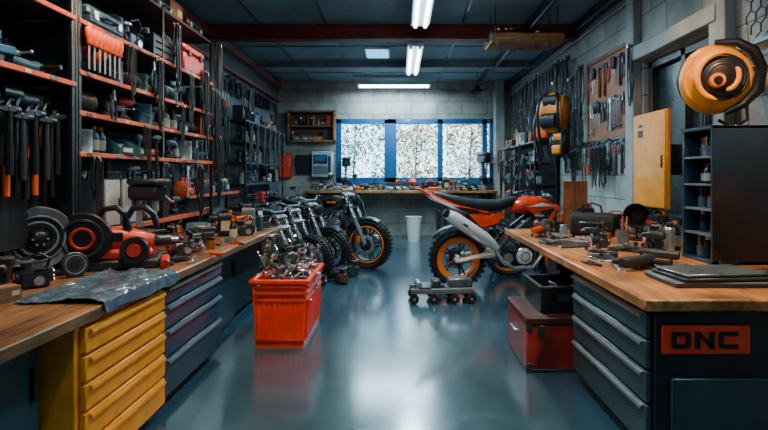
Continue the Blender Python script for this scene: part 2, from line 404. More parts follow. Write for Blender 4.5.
def k_tub(c):
    o=top('bucket',f'{nm(c)} plastic bucket with wire handle','bucket')
    mk('body',MB().lathe([(0,.006),(.1,.006),(.1,0),(.105,0),(.135,.24),(.142,.245),(.142,.255),(.128,.255),(.1,.02),(0,.02)],c,24),o)
    mk('handle',MB().tube([(.14*math.cos(a),-.1*math.sin(a),.24-.09*math.sin(a)) for a in [pi*i/12 for i in range(13)]],.003,'steel',5),o); return o
def k_crate_small(c):
    b=MB(); w,d,h=.34,.24,.16
    b.box((0,0,.006),(w,d,.012),c)
    for s in(-1,1):
        for z in(.03,.08,.13): b.box((0,s*d/2,z+.01),(w,.01,.035),c); b.box((s*w/2,0,z+.01),(.01,d,.035),c)
    for sx in(-1,1):
        for sy in(-1,1): b.box((sx*w/2,sy*d/2,h/2),(.03,.03,h),c)
    b.box((0,0,.07),(w-.04,d-.04,.1),'dark_gray')
    for i in range(8): x=R.uniform(-.12,.12); y=R.uniform(-.07,.07); b.cyl((x,y,.1),(x+R.uniform(-.05,.05),y+R.uniform(-.05,.05),.2),R.uniform(.01,.025),R.choice(['steel','dark_steel','orange']),n=9)
    return top('slatted_crate',f'{nm(c)} slatted crate filled with metal parts','crate',b)
def k_motor(c):
    o=top('electric_motor',f'{nm(c)} finned electric motor on a foot','motor')
    b=MB().lathe([(.03,-.11),(.055,-.1),(.06,-.08),(.06,.08),(.05,.1),(.03,.11)],c,18,(0,0,.085),'x')
    for i in range(9): b.torus((-.07+i*.0175,0,.085),'x',.063,.004,c,18,4)
    mk('body',b,o); mk('foot',MB().box((0,0,.01),(.16,.12,.02),'dark_gray',.003).box((0,0,.03),(.1,.06,.03),'dark_gray'),o)
    mk('shaft',MB().cyl((.1,0,.085),(.15,0,.085),.01,'steel'),o); return o
def k_part(c):
    o=top('machine_part',f'greasy {nm(c)} cast machine part with flanges','machine part')
    b=MB().box((0,0,.06),(.16,.12,.12),c,.015).cyl((-.1,0,.07),(.1,0,.07),.045,c,n=16).cyl((.02,-.08,.05),(.02,.06,.05),.03,'steel',n=14).cyl((-.04,0,.1),(-.05,0,.2),.03,'dark_steel',n=14)
    b.lathe([(.02,.17),(.05,.17),(.05,.185),(.02,.185)],'steel',14,(-.05,0,0),'z',True)
    for i in range(5): b.box((.05,0,.05+i*.018),(.1,.135,.008),c,.002)
    b.tube([(.06,-.03,.12),(.08,-.05,.19),(.02,-.06,.23),(-.05,-.04,.2)],.008,'black',6)
    for i in range(6): a=i*pi/3; b.cyl((.1,.034*math.cos(a),.07+.034*math.sin(a)),(.108,.034*math.cos(a),.07+.034*math.sin(a)),.007,'chrome',n=6)
    mk('casting',b,o); mk('valve_wheel',MB().torus((-.11,0,.07),'x',.035,.006,'red',16,6).cyl((-.12,0,.07),(-.1,0,.07),.01,'steel'),o); return o
def k_socket(c):
    return top('socket',f'small {nm(c)} socket bit','socket',MB().lathe([(.006,.03),(.006,0),(.013,0),(.013,.03)],c,10,loop=True))
def arc(cx,cz,r,a0,a1,n): return [(cx+r*math.cos(a0+(a1-a0)*i/n),cz+r*math.sin(a0+(a1-a0)*i/n)) for i in range(n+1)]
def k_wrench(c):
    L=.3; b=MB().box((0,0,L/2),(.018,.008,L-.05),c,.003)
    b.lathe([(.012,-.006),(.021,-.006),(.021,.006),(.012,.006)],c,14,(0,0,.018),'y',True)
    a=math.radians(60)
    b.prism(arc(0,L-.012,.026,pi/2+a*.5,pi/2-a*.5+2*pi,14)+arc(0,L-.006,.013,pi/2-a*.6+2*pi,pi/2+a*.6,8),'y',-.006,.006,c)
    return top('wrench',f'combination wrench in {nm(c)}','wrench',b)
def k_screwdriver(c):
    o=top('screwdriver',f'screwdriver with {nm(c)} handle','screwdriver')
    mk('shaft',MB().cyl((0,0,0),(0,0,.16),.004,'steel',n=8),o)
    mk('handle',MB().lathe([(.008,.15),(.014,.16),(.011,.18),(.017,.2),(.018,.25),(.013,.265),(.005,.27)],c,10),o); return o
def k_pliers(c):
    o=top('pliers',f'pliers with {nm(c)} insulated grips','pliers')
    b=MB(); b.prism([(-.014,.14),(.014,.14),(.016,.165),(.006,.215),(-.006,.215),(-.016,.165)],'y',-.007,.007,'dark_steel').cyl((0,-.01,.15),(0,.01,.15),.01,'steel',n=10)
    mk('jaws',b,o)
    for s in(-1,1): mk('handle',MB().tube([(s*.01,0,.145),(s*.03,0,.1),(s*.034,0,.05),(s*.024,0,0)],[.007,.009,.009,.007],c,8),o)
    return o
def k_hammer(c):
    o=top('hammer',f'steel hammer with {nm(c)} handle','hammer')
    mk('handle',MB().tube([(0,0,0),(0,0,.1),(0,0,.2),(0,0,.32)],[.015,.017,.012,.011],c,8),o)
    mk('head',MB().box((.0,0,.32),(.05,.03,.032),'dark_steel',.004).cyl((.02,0,.32),(.06,0,.32),.017,'dark_steel').prism([(-.02,.305),(-.02,.335),(-.075,.315),(-.075,.31)],'y',-.012,.012,'dark_steel'),o); return o
def k_mallet(c):
    o=top('mallet',f'heavy {nm(c)} headed mallet with banded shaft','mallet')
    mk('handle',MB().tube([(0,0,0),(0,0,.2),(0,0,.4)],[.018,.015,.013],'dark_gray',8).tube([(0,0,.12),(0,0,.17)],.019,'orange',8),o)
    mk('head',MB().cyl((-.06,0,.42),(.06,0,.42),.036,c,n=14),o); return o
def k_bar(c):
    o=top('pry_bar',f'long dark pry bar with {nm(c)} grip','bar')
    mk('shaft',MB().tube([(0,0,.16),(0,0,.4),(0,0,.5),(.02,0,.54),(.05,0,.55)],.011,'dark_steel',7),o)
    mk('grip',MB().tube([(0,0,0),(0,0,.17)],.018,c,9),o); return o
def k_clamp(c):
    o=top('bar_clamp',f'steel bar clamp with {nm(c)} handle','clamp')
    mk('bar',MB().box((0,0,.25),(.02,.008,.5),'dark_steel').box((.045,0,.49),(.09,.014,.025),'dark_gray',.004),o)
    mk('jaw',MB().box((.045,0,.2),(.1,.016,.03),'dark_gray',.004),o)
    mk('handle',MB().cyl((.085,0,.1),(.085,0,.2),.015,c,n=10).cyl((.085,0,.18),(.085,0,.3),.006,'steel',n=8),o); return o
def k_grinder(c):
    o=top('angle_grinder',f'{nm(c)} angle grinder with guard and side handle','grinder')
    mk('body',MB().loft([(-.17,0,.05,.026,.026),(-.15,0,.05,.032,.032),(0,0,.05,.03,.03),(.05,0,.05,.036,.038),(.09,0,.05,.03,.03)],c,14),o)
    mk('guard',MB().lathe([(.01,.0),(.065,.0),(.065,.02),(.02,.028)],'dark_steel',20,(.08,0,.0)),o)
    mk('handle',MB().tube([(.05,-.03,.05),(.05,-.08,.05),(.05,-.15,.055)],[.012,.017,.014],'black',8),o); return o
def k_vise(c):
    o=top('bench_vise',f'{nm(c)} cast bench vise with screw handle','vise')
    mk('base',MB().lathe([(.09,0),(.09,.02),(.06,.03),(.06,.06)],c,18).box((0,0,.1),(.1,.12,.09),c,.012),o)
    mk('jaw',MB().box((-.02,0,.16),(.03,.16,.05),c,.004).box((.02,0,.16),(.03,.16,.05),c,.004).box((.1,0,.1),(.14,.05,.05),c,.008).box((.0,0,.188),(.012,.15,.01),'steel'),o)
    mk('handle',MB().cyl((.15,0,.1),(.2,0,.1),.014,'steel').cyl((.19,-.1,.1),(.19,.1,.1),.006,'steel',n=8).ball((.19,-.1,.1),.011,'steel',8,6).ball((.19,.1,.1),.011,'steel',8,6),o); return o
def k_gear(c):
    b=MB(); n=14;p=[]
    for i in range(n*2):
        for s in(0,1):
            r=.06 if i%2 else .05; t=2*pi*(i+s*.8)/(n*2); p.append((r*math.cos(t),r*math.sin(t)))
    b.prism(p,'z',0,.016,c).cyl((0,0,0),(0,0,.035),.022,'dark_steel')
    return top('gear_wheel',f'toothed {nm(c)} gear wheel','gear',b)
def k_pipe(c):
    b=MB().tube([(-.12,0,.015),(-.04,0,.015),(.02,.02,.015),(.05,.07,.015),(.06,.13,.015)],.014,c,9).torus((-.12,0,.015),'x',.017,.005,'dark_steel',12,6).torus((.06,.13,.015),'y',.017,.005,'dark_steel',12,6)
    return top('pipe_bend',f'bent {nm(c)} metal pipe with flanged ends','pipe',b)
def k_rod(c):
    b=MB().tube([(-.15,0,.012),(.1,0,.012)],.009,c,8).torus((.125,0,.012),'z',.024,.009,c,16,7,1.2).torus((-.165,0,.012),'z',.014,.006,c,12,6,1.5)
    return top('connecting_rod',f'{nm(c)} connecting rod engine part','engine part',b)
def k_rag(c):
    b=MB(); vs=[];fs=[];n=12
    for i in range(n):
        for j in range(n):
            x=(i/(n-1)-.5)*.3;y=(j/(n-1)-.5)*.22
            z=.012+.05*max(0,noise.noise(Vector((x*9,y*9,3))))+.03*max(0,noise.noise(Vector((x*22,y*22,1))))
            vs.append((x*(1+.2*noise.noise(Vector((0,y*8,0)))),y*(1+.2*noise.noise(Vector((x*8,0,5)))),z))
    for i in range(n-1):
        for j in range(n-1): fs.append((i*n+j,(i+1)*n+j,(i+1)*n+j+1,i*n+j+1))
    vs2=[(x,y,0) for x,y,z in vs]; b.add(vs,fs,c); b.add(vs2,fs,c)
    return top('shop_rag',f'crumpled {nm(c)} cloth shop rag','rag',b)
def k_lamp_head(c):
    o=top('work_lamp',f'{nm(c)} clamp work lamp with reflector','lamp')
    mk('shade',MB().lathe([(.03,-.08),(.045,-.05),(.09,.03),(.1,.05),(.095,.05),(.04,-.04)],c,18,(0,0,.2),'y'),o)
    mk('stand',MB().cyl((0,0,0),(0,0,.012),.07,'black',n=16).cyl((0,0,.01),(0,0,.18),.009,'black',n=8),o); return o
def k_cup(c,t):
    o=top('tool_pot',f'{nm(c)} pot holding upright pens and small tools','pot')
    mk('body',MB().lathe([(0,.004),(.04,.004),(.04,0),(.042,0),(.046,.11),(.043,.11),(.038,.01)],c,16),o)
    for i in range(5):
        a=i*1.3; mk('tool',MB().cyl((.015*math.cos(a),.015*math.sin(a),.01),(.034*math.cos(a),.034*math.sin(a),.19+.02*(i%3)),.006,[t,'orange','black','steel','yellow'][i],n=7),o)
    return o
KIND={'bottle':(k_bottle,.08,.08,.21),'spray':(k_spray,.075,.075,.22),'jar':(k_jar,.1,.1,.13),'paint':(k_paint,.18,.18,.19),'carton':(k_carton,.28,.24,.19),
'bin':(k_bin,.18,.26,.14),'toolbox':(k_toolbox,.4,.23,.25),'organizer':(k_organizer,.31,.2,.265),'drill':(k_drill,.25,.08,.21),'book':(k_book,.036,.18,.24),
'coil':(k_coil,.25,.08,.26),'tape':(k_tape,.12,.12,.05),'case':(k_case,.38,.33,.11),'jug':(k_jug,.15,.13,.28),'tub':(k_tub,.3,.3,.26),'crate':(k_crate_small,.36,.26,.2),
'motor':(k_motor,.27,.14,.15),'part':(k_part,.24,.16,.24),'cables':(k_cables,.2,.1,.84),'socket':(k_socket,.03,.03,.03),'bar':(k_bar,.07,.04,.56),'wrench':(k_wrench,.06,.02,.32),'screwdriver':(k_screwdriver,.04,.04,.27),'pliers':(k_pliers,.09,.03,.22),
'hammer':(k_hammer,.15,.05,.35),'mallet':(k_mallet,.13,.1,.46),'clamp':(k_clamp,.12,.04,.5),'grinder':(k_grinder,.3,.2,.09),'vise':(k_vise,.32,.2,.2),'gear':(k_gear,.13,.13,.04),
'pipe':(k_pipe,.25,.2,.03),'rod':(k_rod,.3,.06,.03),'rag':(k_rag,.3,.24,.05),'worklamp':(k_lamp_head,.2,.2,.3),'cup':(k_cup,.1,.1,.22)}
V={'bottle':[('black','red'),('black','orange'),('dark_gray','white'),('teal','white'),('dark_gray','yellow')],
'spray':[('red','red'),('teal','white'),('steel','black'),('dark_gray','orange'),('black','white')],
'jar':[('clear','steel'),('amber','black'),('gray','orange')],'paint':[('steel',),('teal',),('gray',),('dark_gray',)],'carton':[('cardboard',),('brown',),('dark_gray',)],
'bin':[('orange',),('teal',),('black',),('dark_gray',),('gray',)],'toolbox':[('red','black'),('black','orange'),('teal','steel')],'organizer':[('black','clear'),('dark_gray','gray'),('teal','gray')],
'drill':[('orange',),('teal',),('dark_gray',),('red',)],'book':[('red',),('teal',),('paper',),('brown',),('dark_gray',)],'coil':[('black',),('black',),('dark_gray',)],'tape':[('black',),('gray',),('tan',)],
'case':[('black',),('dark_gray',),('teal',)],'jug':[('black','orange'),('gray','black'),('dark_gray','black'),('teal','white')],'tub':[('white',),('black',),('orange',)],'crate':[('black',),('brown',),('dark_gray',)],
'motor':[('gray',),('teal',),('dark_gray',)],'part':[('dark_steel',),('dark_gray',),('gray',),('rust',)],'cables':[('black',),('dark_gray',)],'socket':[('chrome',),('dark_steel',)],'bar':[('black',),('black',),('orange',)],'wrench':[('steel',),('dark_steel',),('dark_steel',)],
'screwdriver':[('orange',),('black',),('dark_gray',),('black',)],'pliers':[('red',),('black',),('black',),('dark_gray',),('teal',)],'hammer':[('wood',),('black',),('dark_gray',)],'mallet':[('black',),('dark_gray',)],
'clamp':[('orange',),('black',),('black',)],'grinder':[('orange',),('teal',),('dark_gray',)],'vise':[('dark_gray',),('blue',)],'gear':[('steel',),('dark_steel',)],'pipe':[('steel',),('chrome',),('dark_steel',)],
'rod':[('steel',),('dark_steel',)],'rag':[('red',),('gray',),('dark_gray',)],'worklamp':[('orange',),('black',)],'cup':[('black','red'),('gray','blue')]}
def pick(k): return R.choice(V[k])
def fill(axis,a0,a1,perp,z,hmax,kinds,face,group,dens=1.0,jit=.02,smin=.85,smax=1.1):
    a=a0; ks=[k for k in kinds if KIND[k][3]*.75<=hmax]; last=None
    while True:
        k=R.choice(ks)
        if k==last: k=R.choice(ks)
        last=k
        f,w,d,h=KIND[k]
        s=min(R.uniform(smin,smax),hmax/h)
        rep=R.choice([1,1,2,3]) if k in('bottle','spray','jar','book','bin','tape','cup') else 1
        v=pick(k)
        for _ in range(rep):
            if a+w*s>a1: return
            cx=a+w*s/2; p=perp+R.uniform(-jit,jit)
            if k=='book' and R.random()<.5: v=pick(k)
            put(k,v,(cx,p,z) if axis=='x' else (p,cx,z),face+R.uniform(-.25,.25)*(0 if k in('book','carton','toolbox','case','crate') else 1),s,group)
            a+=w*s+.004
        a+=R.uniform(.002,.02)/dens
def hang(axis,a0,a1,step,perp,ztop,kinds,face,group,smin=.9,smax=1.15):
    a=a0
    while a<a1:
        k=R.choice(kinds); f,w,d,h=KIND[k]; s=R.uniform(smin,smax)
        for _ in range(R.choice([1,2,2])):
            if a>a1: break
            zz=ztop-h*s+R.uniform(-.02,.02)
            put(k,pick(k),(a,perp,zz) if axis=='x' else (perp,a,zz),face,s,group); a+=max(step,w*s*.9)
# ================================================================ ROOM
XL,XR,YB,YF,H=-2.98,2.75,12.6,-2.6,3.79
struct('floor',MB().box(((XL+XR)/2,(YB+YF)/2,-.1),(XR-XL+.6,YB-YF+.6,.2),'floor'),'glossy worn blue-gray epoxy concrete floor','floor')
b=MB().box(((XL+XR)/2,(YB+YF)/2,H+.1),(XR-XL+.6,YB-YF+.6,.2),'ceil')
for x in(-2.1,-1.1,.95,1.9): b.box((x,(YB+YF)/2,H-.01),(.035,YB-YF,.02),'cab_gray')
for y in(6.2,9.1,11.4): b.box(((XL+XR)/2,y,H-.006),(XR-XL,.02,.012),'cab_gray')
struct('ceiling',b,'blue-gray panelled ceiling with dark seams','ceiling')
struct('wall_left',MB().box((XL-.1,(YB+YF)/2,H/2),(.2,YB-YF,H),'wall_left'),'painted block wall with shadow put into its gray','wall')
struct('wall_front',MB().box(((XL+XR)/2,YF-.1,H/2),(XR-XL+.4,.2,H),'wall_back'),'gray painted block wall with nothing on it','wall')
wx0,wx1,wz0,wz1=-1.55,2.33,1.32,2.88
b=MB(); Y=YB+.12
b.box(((XL-.2+wx0)/2,Y,H/2),(wx0-XL+.2,.24,H),'wall_back').box(((wx1+XR+.2)/2,Y,H/2),(XR+.2-wx1,.24,H),'wall_back')
b.box(((wx0+wx1)/2,Y,wz0/2),(wx1-wx0,.24,wz0),'wall_back').box(((wx0+wx1)/2,Y,(wz1+H)/2),(wx1-wx0,.24,H-wz1),'wall_back')
struct('wall_back',b,'pale painted block wall around a wide window','wall')
oy0,oy1,oz0,oz1=4.43,5.75,1.0,2.76
b=MB(); X=XR+.12
b.box((X,(YF+oy0)/2,H/2),(.24,oy0-YF,H),'wall_side').box((X,(oy1+YB)/2,H/2),(.24,YB-oy1,H),'wall_side')
b.box((X,(oy0+oy1)/2,oz0/2),(.24,oy1-oy0,oz0),'wall_side').box((X,(oy0+oy1)/2,(oz1+H)/2),(.24,oy1-oy0,H-oz1),'wall_side')
struct('wall_right',b,'off-white painted block wall with one recessed opening','wall')
w=mk('window_1',None); w['kind']='structure'; w['label']='wide window with thick blue frame and three panes'; w['category']='window'
b=MB(); fy=YB+.06
def fr(x0,x1,z0,z1): b.box(((x0+x1)/2,fy,(z0+z1)/2),(x1-x0,.14,z1-z0),'frame_blue',.008)
fr(wx0,wx1,wz0,wz0+.12); fr(wx0,wx1,wz1-.12,wz1); fr(wx0,wx0+.13,wz0,wz1); fr(wx1-.1,wx1,wz0,wz1)
posts=[(-.36,-.06),(.95,1.08),(2.05,2.17)]
for p in posts: fr(p[0],p[1],wz0,wz1)
mk('window_frame',b,w)
edges=[wx0+.13]+[q for p in posts for q in p]+[wx1-.1]
for i in range(0,len(edges),2):
    mk('window_pane',MB().box(((edges[i]+edges[i+1])/2,fy,(wz0+wz1)/2),(edges[i+1]-edges[i],.008,wz1-wz0-.24),'glass'),w)
mk('window_sill',MB().box(((wx0+wx1)/2,YB-.03,wz0-.02),(wx1-wx0+.1,.12,.04),'frame_blue',.006),w)
w=mk('window_2',None); w['kind']='structure'; w['label']='recessed window in gray frame, darkened by an added panel'; w['category']='window'
b=MB(); X=XR+.1
for z in(oz0+.04,oz1-.04): b.box((X,(oy0+oy1)/2,z),(.1,oy1-oy0,.08),'dark_gray',.005)
for y in(oy0+.04,oy1-.04,5.05): b.box((X,y,(oz0+oz1)/2),(.1,.08,oz1-oz0),'dark_gray',.005)
mk('window_frame',b,w)
mk('window_pane',MB().box((X+.03,(oy0+oy1)/2,(oz0+oz1)/2),(.02,oy1-oy0,oz1-oz0),'dark_opening_panel'),w)  # opaque panel added to keep the opening dark against the bright sky
n=1
def trim(mb,label):
    global n
    struct(f'trim_{n}',mb,label,'beam' if 'beam' in label else 'trim'); n+=1
def ibeam_x(y,z0,z1,c,wd=.2):
    b=MB(); L=XR-XL; cx=(XL+XR)/2
    return b.box((cx,y,z1-.012),(L,wd,.024),c).box((cx,y,z0+.012),(L,wd,.024),c).box((cx,y,(z0+z1)/2),(L,.03,z1-z0),c)
trim(ibeam_x(7.85,3.56,3.79,'beam_red',.18),'rust-red steel beam across the ceiling')
trim(ibeam_x(10.3,3.65,3.79,'beam_gray',.12),'pale gray steel beam across the ceiling')
trim(ibeam_x(4.6,3.58,3.79,'beam_red',.22),'rust-red steel beam across the ceiling')
trim(MB().box((XL+.08,6,3.67),(.1,13,.12),'beam_red',.006),'rust-red steel beam along the ceiling edge')
trim(MB().box((XR-.08,6,3.7),(.1,13,.12),'cab_dark',.006),'dark steel beam along the ceiling edge')
trim(MB().box((2.42,12.4,H/2),(.22,.3,H),'pillar',.01),'pale concrete pillar beside the window')
trim(MB().box((XR-.05,4.28,H/2),(.1,.22,H-.01),'pillar',.01).box((XR-.05,5.9,H/2),(.1,.2,H-.01),'pillar',.01).box((XR-.05,5.08,2.87),(.12,1.6,.16),'pillar',.01),'pale concrete surround around the recessed opening')
# ================================================================ LAMPS
def fluo(loc,L,rot,label):
    o=top('fluorescent_lamp',label,'lamp',None,loc,rot,'ceiling fluorescent lamps')
    mk('housing',MB().box((0,0,.04),(.26,L,.05),'white',.01).prism([(-.13,.02),(-.05,.04),(.05,.04),(.13,.02)],'y',-L/2,L/2,'white'),o)
    for s in(-1,1):
        mk('tube',MB().cyl((s*.07,-L/2+.06,0),(s*.07,L/2-.06,0),.022,'tube',n=12),o)
        for e in(-1,1): mk('lamp_holder',MB().box((s*.07,e*(L/2-.04),.005),(.05,.04,.06),'light_gray',.004),o)
    gap=H-loc[2]-.06
    for e in(-1,1): mk('hanging_rod',MB().cyl((0,e*L*.35,.06),(0,e*L*.35,.06+gap),.006,'steel',n=6),o)
    return o
def area(name,loc,sx,sy,e,col,rot=(0,0,0)):
    l=bpy.data.lights.new(name,'AREA'); l.shape='RECTANGLE'; l.size=sx; l.size_y=sy; l.energy=e; l.color=col
    o=bpy.data.objects.new(name,l); COL.objects.link(o); o.location=loc; o.rotation_euler=rot; return o
cool=(.55,.84,1); warm=(1,.6,.3)
for loc,L,rot,e in [((.3,6.45,3.6),1.7,0,130),((.26,9.1,3.5),2.2,0,135),((-.12,12.0,3.58),1.75,pi/2,100),((.3,2.6,3.62),1.7,0,48),((-.3,-.8,3.62),1.7,0,26)]:  # last two lamps are added out of view to light the foreground
    fluo(loc,L,rot,'twin-tube white fluorescent ceiling lamp, switched on')
    area('fluorescent_light',(loc[0],loc[1],loc[2]-.04),*((.24,L) if not rot else (L,.24)),e,cool)
o=top('ceiling_light_panel','square pale-blue ceiling light panel in white frame','lamp')
mk('frame',MB().box((-.4,9.5,H-.02),(.46,.7,.04),'white',.004),o); mk('diffuser',MB().box((-.4,9.5,H-.045),(.4,.64,.012),'panel_glow'),o)
def pendant(x,y,z,e):  # pendants are added to bring warm light onto the benches
    o=top('added_pendant_lamp','added metal pendant lamp casting warm light on the bench','lamp',None,(x,y,z))
    mk('shade',MB().lathe([(.03,.16),(.05,.14),(.16,.02),(.17,0),(.165,0),(.045,.12)],'dark_gray',24),o)
    mk('cord',MB().cyl((0,0,.15),(0,0,H-z),.005,'black',n=6),o)
    l=bpy.data.lights.new('added_warm_light','SPOT'); l.energy=e; l.color=warm; l.spot_size=2.1; l.spot_blend=.7; l.shadow_soft_size=.08
    q=bpy.data.objects.new('added_warm_light',l); COL.objects.link(q); q.location=(x,y,z+.03)
pendant(1.85,2.9,3.2,270); pendant(2.0,4.6,3.55,180); pendant(-1.5,3.1,3.3,240); pendant(-1.45,5.0,3.62,230)
pendant(1.7,11.2,3.3,100)
# ================================================================ CABINETS
def cabinet(name,label,w,d,h,drs,body,face,hand,loc,rot,door=False,plinth='black',cat='cabinet'):
    o=top(name,label,cat,None,loc,rot)
    mk('body',MB().box((0,d/2+.012,h/2+.03),(w,d-.024,h-.06),body,.006).box((0,d/2+.03,.03),(w-.04,d-.06,.06),plinth),o)
    z=h-.02; tot=sum(drs); av=h-.09
    for q in drs:
        dh=q/tot*av; zc=z-dh/2
        dr=mk('door' if door else 'drawer',MB().box((0,.004,zc),(w-.05,.03,dh-.014),face,.005),o)
        if door: mk('handle',MB().box((w/2-.07,-.022,zc+dh*.2),(.02,.022,.16),hand,.004),dr)
        else:
            hx=(w-.1)/2; t=zc+dh/2-.014
            b=MB().prism([(-.011,t),(-.026,t-.004),(-.03,t-.012),(-.03,t-.022),(-.024,t-.024),(-.018,t-.01),(-.011,t-.012)],'x',-hx,hx,hand)
            mk('handle',b,dr)
        z-=dh
    return o
BT=.87; TT=.06
cabinet('drawer_cabinet','yellow metal drawer cabinet with full-width grips',.86,.7,BT-TT,[1,1,1,1.1,1.3],'yellow','yellow','yellow',(-1.47,2.79,0),pi/2)
cabinet('drawer_cabinet','dark teal metal drawer cabinet with steel grips',1.08,.7,BT-TT,[.8,1,1.2,1.6],'cab_dark','cab_blue','gray',(-1.5,3.78,0),pi/2)
cabinet('storage_cabinet','dark teal metal cabinet with plain doors',.9,.7,BT-TT,[1],'cab_dark','teal','dark_gray',(-1.64,1.89,0),pi/2,door=True)
cabinet('storage_cabinet','dark blue metal under-bench cabinet with plain door',1.1,.7,BT-TT,[1],'cab_dark','cab_dark','dark_gray',(-1.7,5.72,0),pi/2,door=True)
cabinet('storage_cabinet','dark blue metal under-bench cabinet with plain door',.78,.7,BT-TT,[1],'cab_dark','navy','dark_gray',(-1.66,4.77,0),pi/2,door=True)
c0=cabinet('drawer_cabinet','dark gray-blue metal drawer cabinet with wide grips',1.16,1.36,BT-TT,[.9,1,1.1,1.5],'cab_dark','cab_gray','gray',(1.29,3.21,0),-pi/2)
cabinet('storage_cabinet','dark metal cabinet under the wooden bench end',.5,1.0,BT-TT,[1],'cab_dark','cab_dark','dark_gray',(1.7,5.6,0),-pi/2,door=True)
mk('end_panel',MB().box((.58+.012,.7,.25),(.02,1.2,.42),'cab_gray',.006),c0,'gray inset end panel')
sg=top('sign','orange-red sign plate reading ONC in dark letters','sign',None,(1.3+.02,2.612,.66))
mk('plate',MB().box((.245,0,0),(.45,.014,.145),'red_orange',.004),sg)
b=MB(); t0,t1=-.0125,-.0065; hh=.044
def bx(x0,x1,z0,z1): b.box(((x0+x1)/2,(t0+t1)/2,(z0+z1)/2),(x1-x0,.006,z1-z0),'black')
x=.065; w=.1; b.prism([(x+.014,-hh),(x+w-.014,-hh),(x+w,-hh+.014),(x+w,0),(x+w-.026,0),(x+w-.026,-hh+.024),(x+.026,-hh+.024),(x+.026,0),(x,0),(x,-hh+.014)],'y',t0,t1,'black')
b.prism([(x,0),(x+.026,0),(x+.026,hh-.024),(x+.074,hh-.024),(x+.074,0),(x+.1,0),(x+.1,hh-.014),(x+.086,hh),(x+.014,hh),(x,hh-.014)],'y',t0,t1,'black')
x=.185; bx(x,x+.028,-hh,hh); bx(x+.072,x+.1,-hh,hh); b.prism([(x+.024,hh),(x+.0,hh),(x+.076,-hh),(x+.1,-hh),(x+.1,-hh+.01)],'y',t0,t1,'black')
x=.305; b.prism([(x+.014,-hh),(x+.1,-hh),(x+.1,-hh+.024),(x+.026,-hh+.024),(x+.026,hh-.024),(x+.1,hh-.024),(x+.1,hh),(x+.014,hh),(x,hh-.014),(x,-hh+.014)],'y',t0,t1,'black')
mk('lettering',b,sg,'dark chunky ONC lettering')
def worktop(label,x0,x1,y0,y1,z,m,legs,th=TT):
    o=top('workbench',label,'workbench')
    mk('worktop',MB().box(((x0+x1)/2,(y0+y1)/2,z-th/2),(x1-x0,y1-y0,th),m,.008),o)
    for (x,y) in legs: mk('leg',MB().box((x,y,(z-th)/2),(.08,.08,z-th),'cab_dark',.005),o)
    return o
top('worktop','long wooden workbench top with scuffed brown surface','worktop',MB().box((1.99,4.29,BT-TT/2),(1.5,3.42,TT),'bench_wood',.008))
top('worktop','long weathered brown workbench top','worktop',MB().box((-2.205,3.84,BT-TT/2),(1.53,4.88,TT),'bench_wood_dark',.008))
worktop('wooden workbench top under the window',-2.2,2.28,11.75,12.55,1.14,'bench_wood',[(-2.1,11.85),(-.8,11.85),(.9,11.85),(2.2,11.85),(-2.1,12.45),(2.2,12.45)])
# ================================================================ LEFT SHELVING
def shelving(name,label,x0,x1,y0,y1,z0,z1,shelves,back=True,edge='edge_orange',face=1,labels=True,mid=True):
    o=top(name,label,'shelf'); fx=x1 if face==1 else x0
    ys=[y0+.015,y1-.015]+([(y0+y1)/2] if mid else [])
    for y in ys:
        for x in(x0+.015,x1-.015): mk('upright',MB().box((x,y,(z0+z1)/2),(.03,.03,z1-z0),'black',.003),o)
    for z in shelves:
        s=mk('shelf',MB().box(((x0+x1)/2,(y0+y1)/2,z-.012),(x1-x0-.01,y1-y0,.024),'shelf_dark'),o)
        b=MB().box((fx,(y0+y1)/2,z-.012),(.018,y1-y0,.032),edge,.003)
        if labels:
            y=y0+.1
            while y<y1-.15:
                b.box((fx+face*.01,y,z-.012),(.004,R.uniform(.04,.08),.02),R.choice(['paper','gray','dark_gray'])); y+=R.uniform(.15,.4)
        mk('shelf_edge',b,s,f'{nm(edge)} shelf front edge with paper labels' if labels else None)
    if back:
        bxx=x0+.006 if face==1 else x1-.006
        mk('back_panel',MB().box((bxx,(y0+y1)/2,(z0+z1)/2),(.012,y1-y0,z1-z0),'pegboard'),o)
    return o
fl=pi/2; frr=-pi/2
Z=[1.65,1.92,2.19,2.53]
shelving('shelving_unit','tall shelving with orange-edged shelves full of supplies',-2.62,-2.1,3.36,5.78,BT,3.0,Z)
allk=['bottle','spray','jar','paint','bin','toolbox','organizer','drill','book','tape','case','jug','crate','motor','coil','grinder','cup','part','part','coil','vise','worklamp','gear']
smallk=['bottle','jar','bin','tape','part','grinder','motor','spray','vise','cup','gear','drill','part','paint']
fill('y',3.42,5.74,-2.22,Z[0],.23,smallk,fl,'supplies on the lower orange shelf',6)
fill('y',3.42,5.74,-2.22,Z[1],.23,['bin','vise','jar','bottle','part','tape','motor','drill','part','book','paint'],fl,'supplies on the middle orange shelf',6)
fill('y',3.42,5.74,-2.22,Z[2],.28,['bin','crate','paint','part','drill','jug','coil','part','coil','book','worklamp','spray','motor'],fl,'supplies on the upper orange shelf',6)
fill('y',3.42,5.74,-2.24,Z[3],.44,['carton','crate','toolbox','part','case','jug','coil','motor','paint','part','worklamp'],fl,'boxes on the top shelf',6,smin=1.0,smax=1.35)
for z in Z[:4]: fill('y',3.42,5.74,-2.47,z,.21,['carton','bin','paint','book','part'],fl,'supplies at the back of the orange shelves',3,smin=.85,smax=.95)
fill('y',3.45,5.7,-2.3,3.0,.3,['carton','crate','case','part'],fl,'boxes stacked above the top shelf',3)
top('shelf_top_board','dark board across the top of the shelving','board',MB().box((-2.36,4.57,2.988),(.5,2.4,.022),'shelf_dark'))
for i in range(7): put('screwdriver',('orange',),(-2.07,3.42+i*.062,2.21),fl,(1.9,1.5,1.05),'orange-handled tools hanging from the top shelf edge')
Zb=[2.1,2.53]
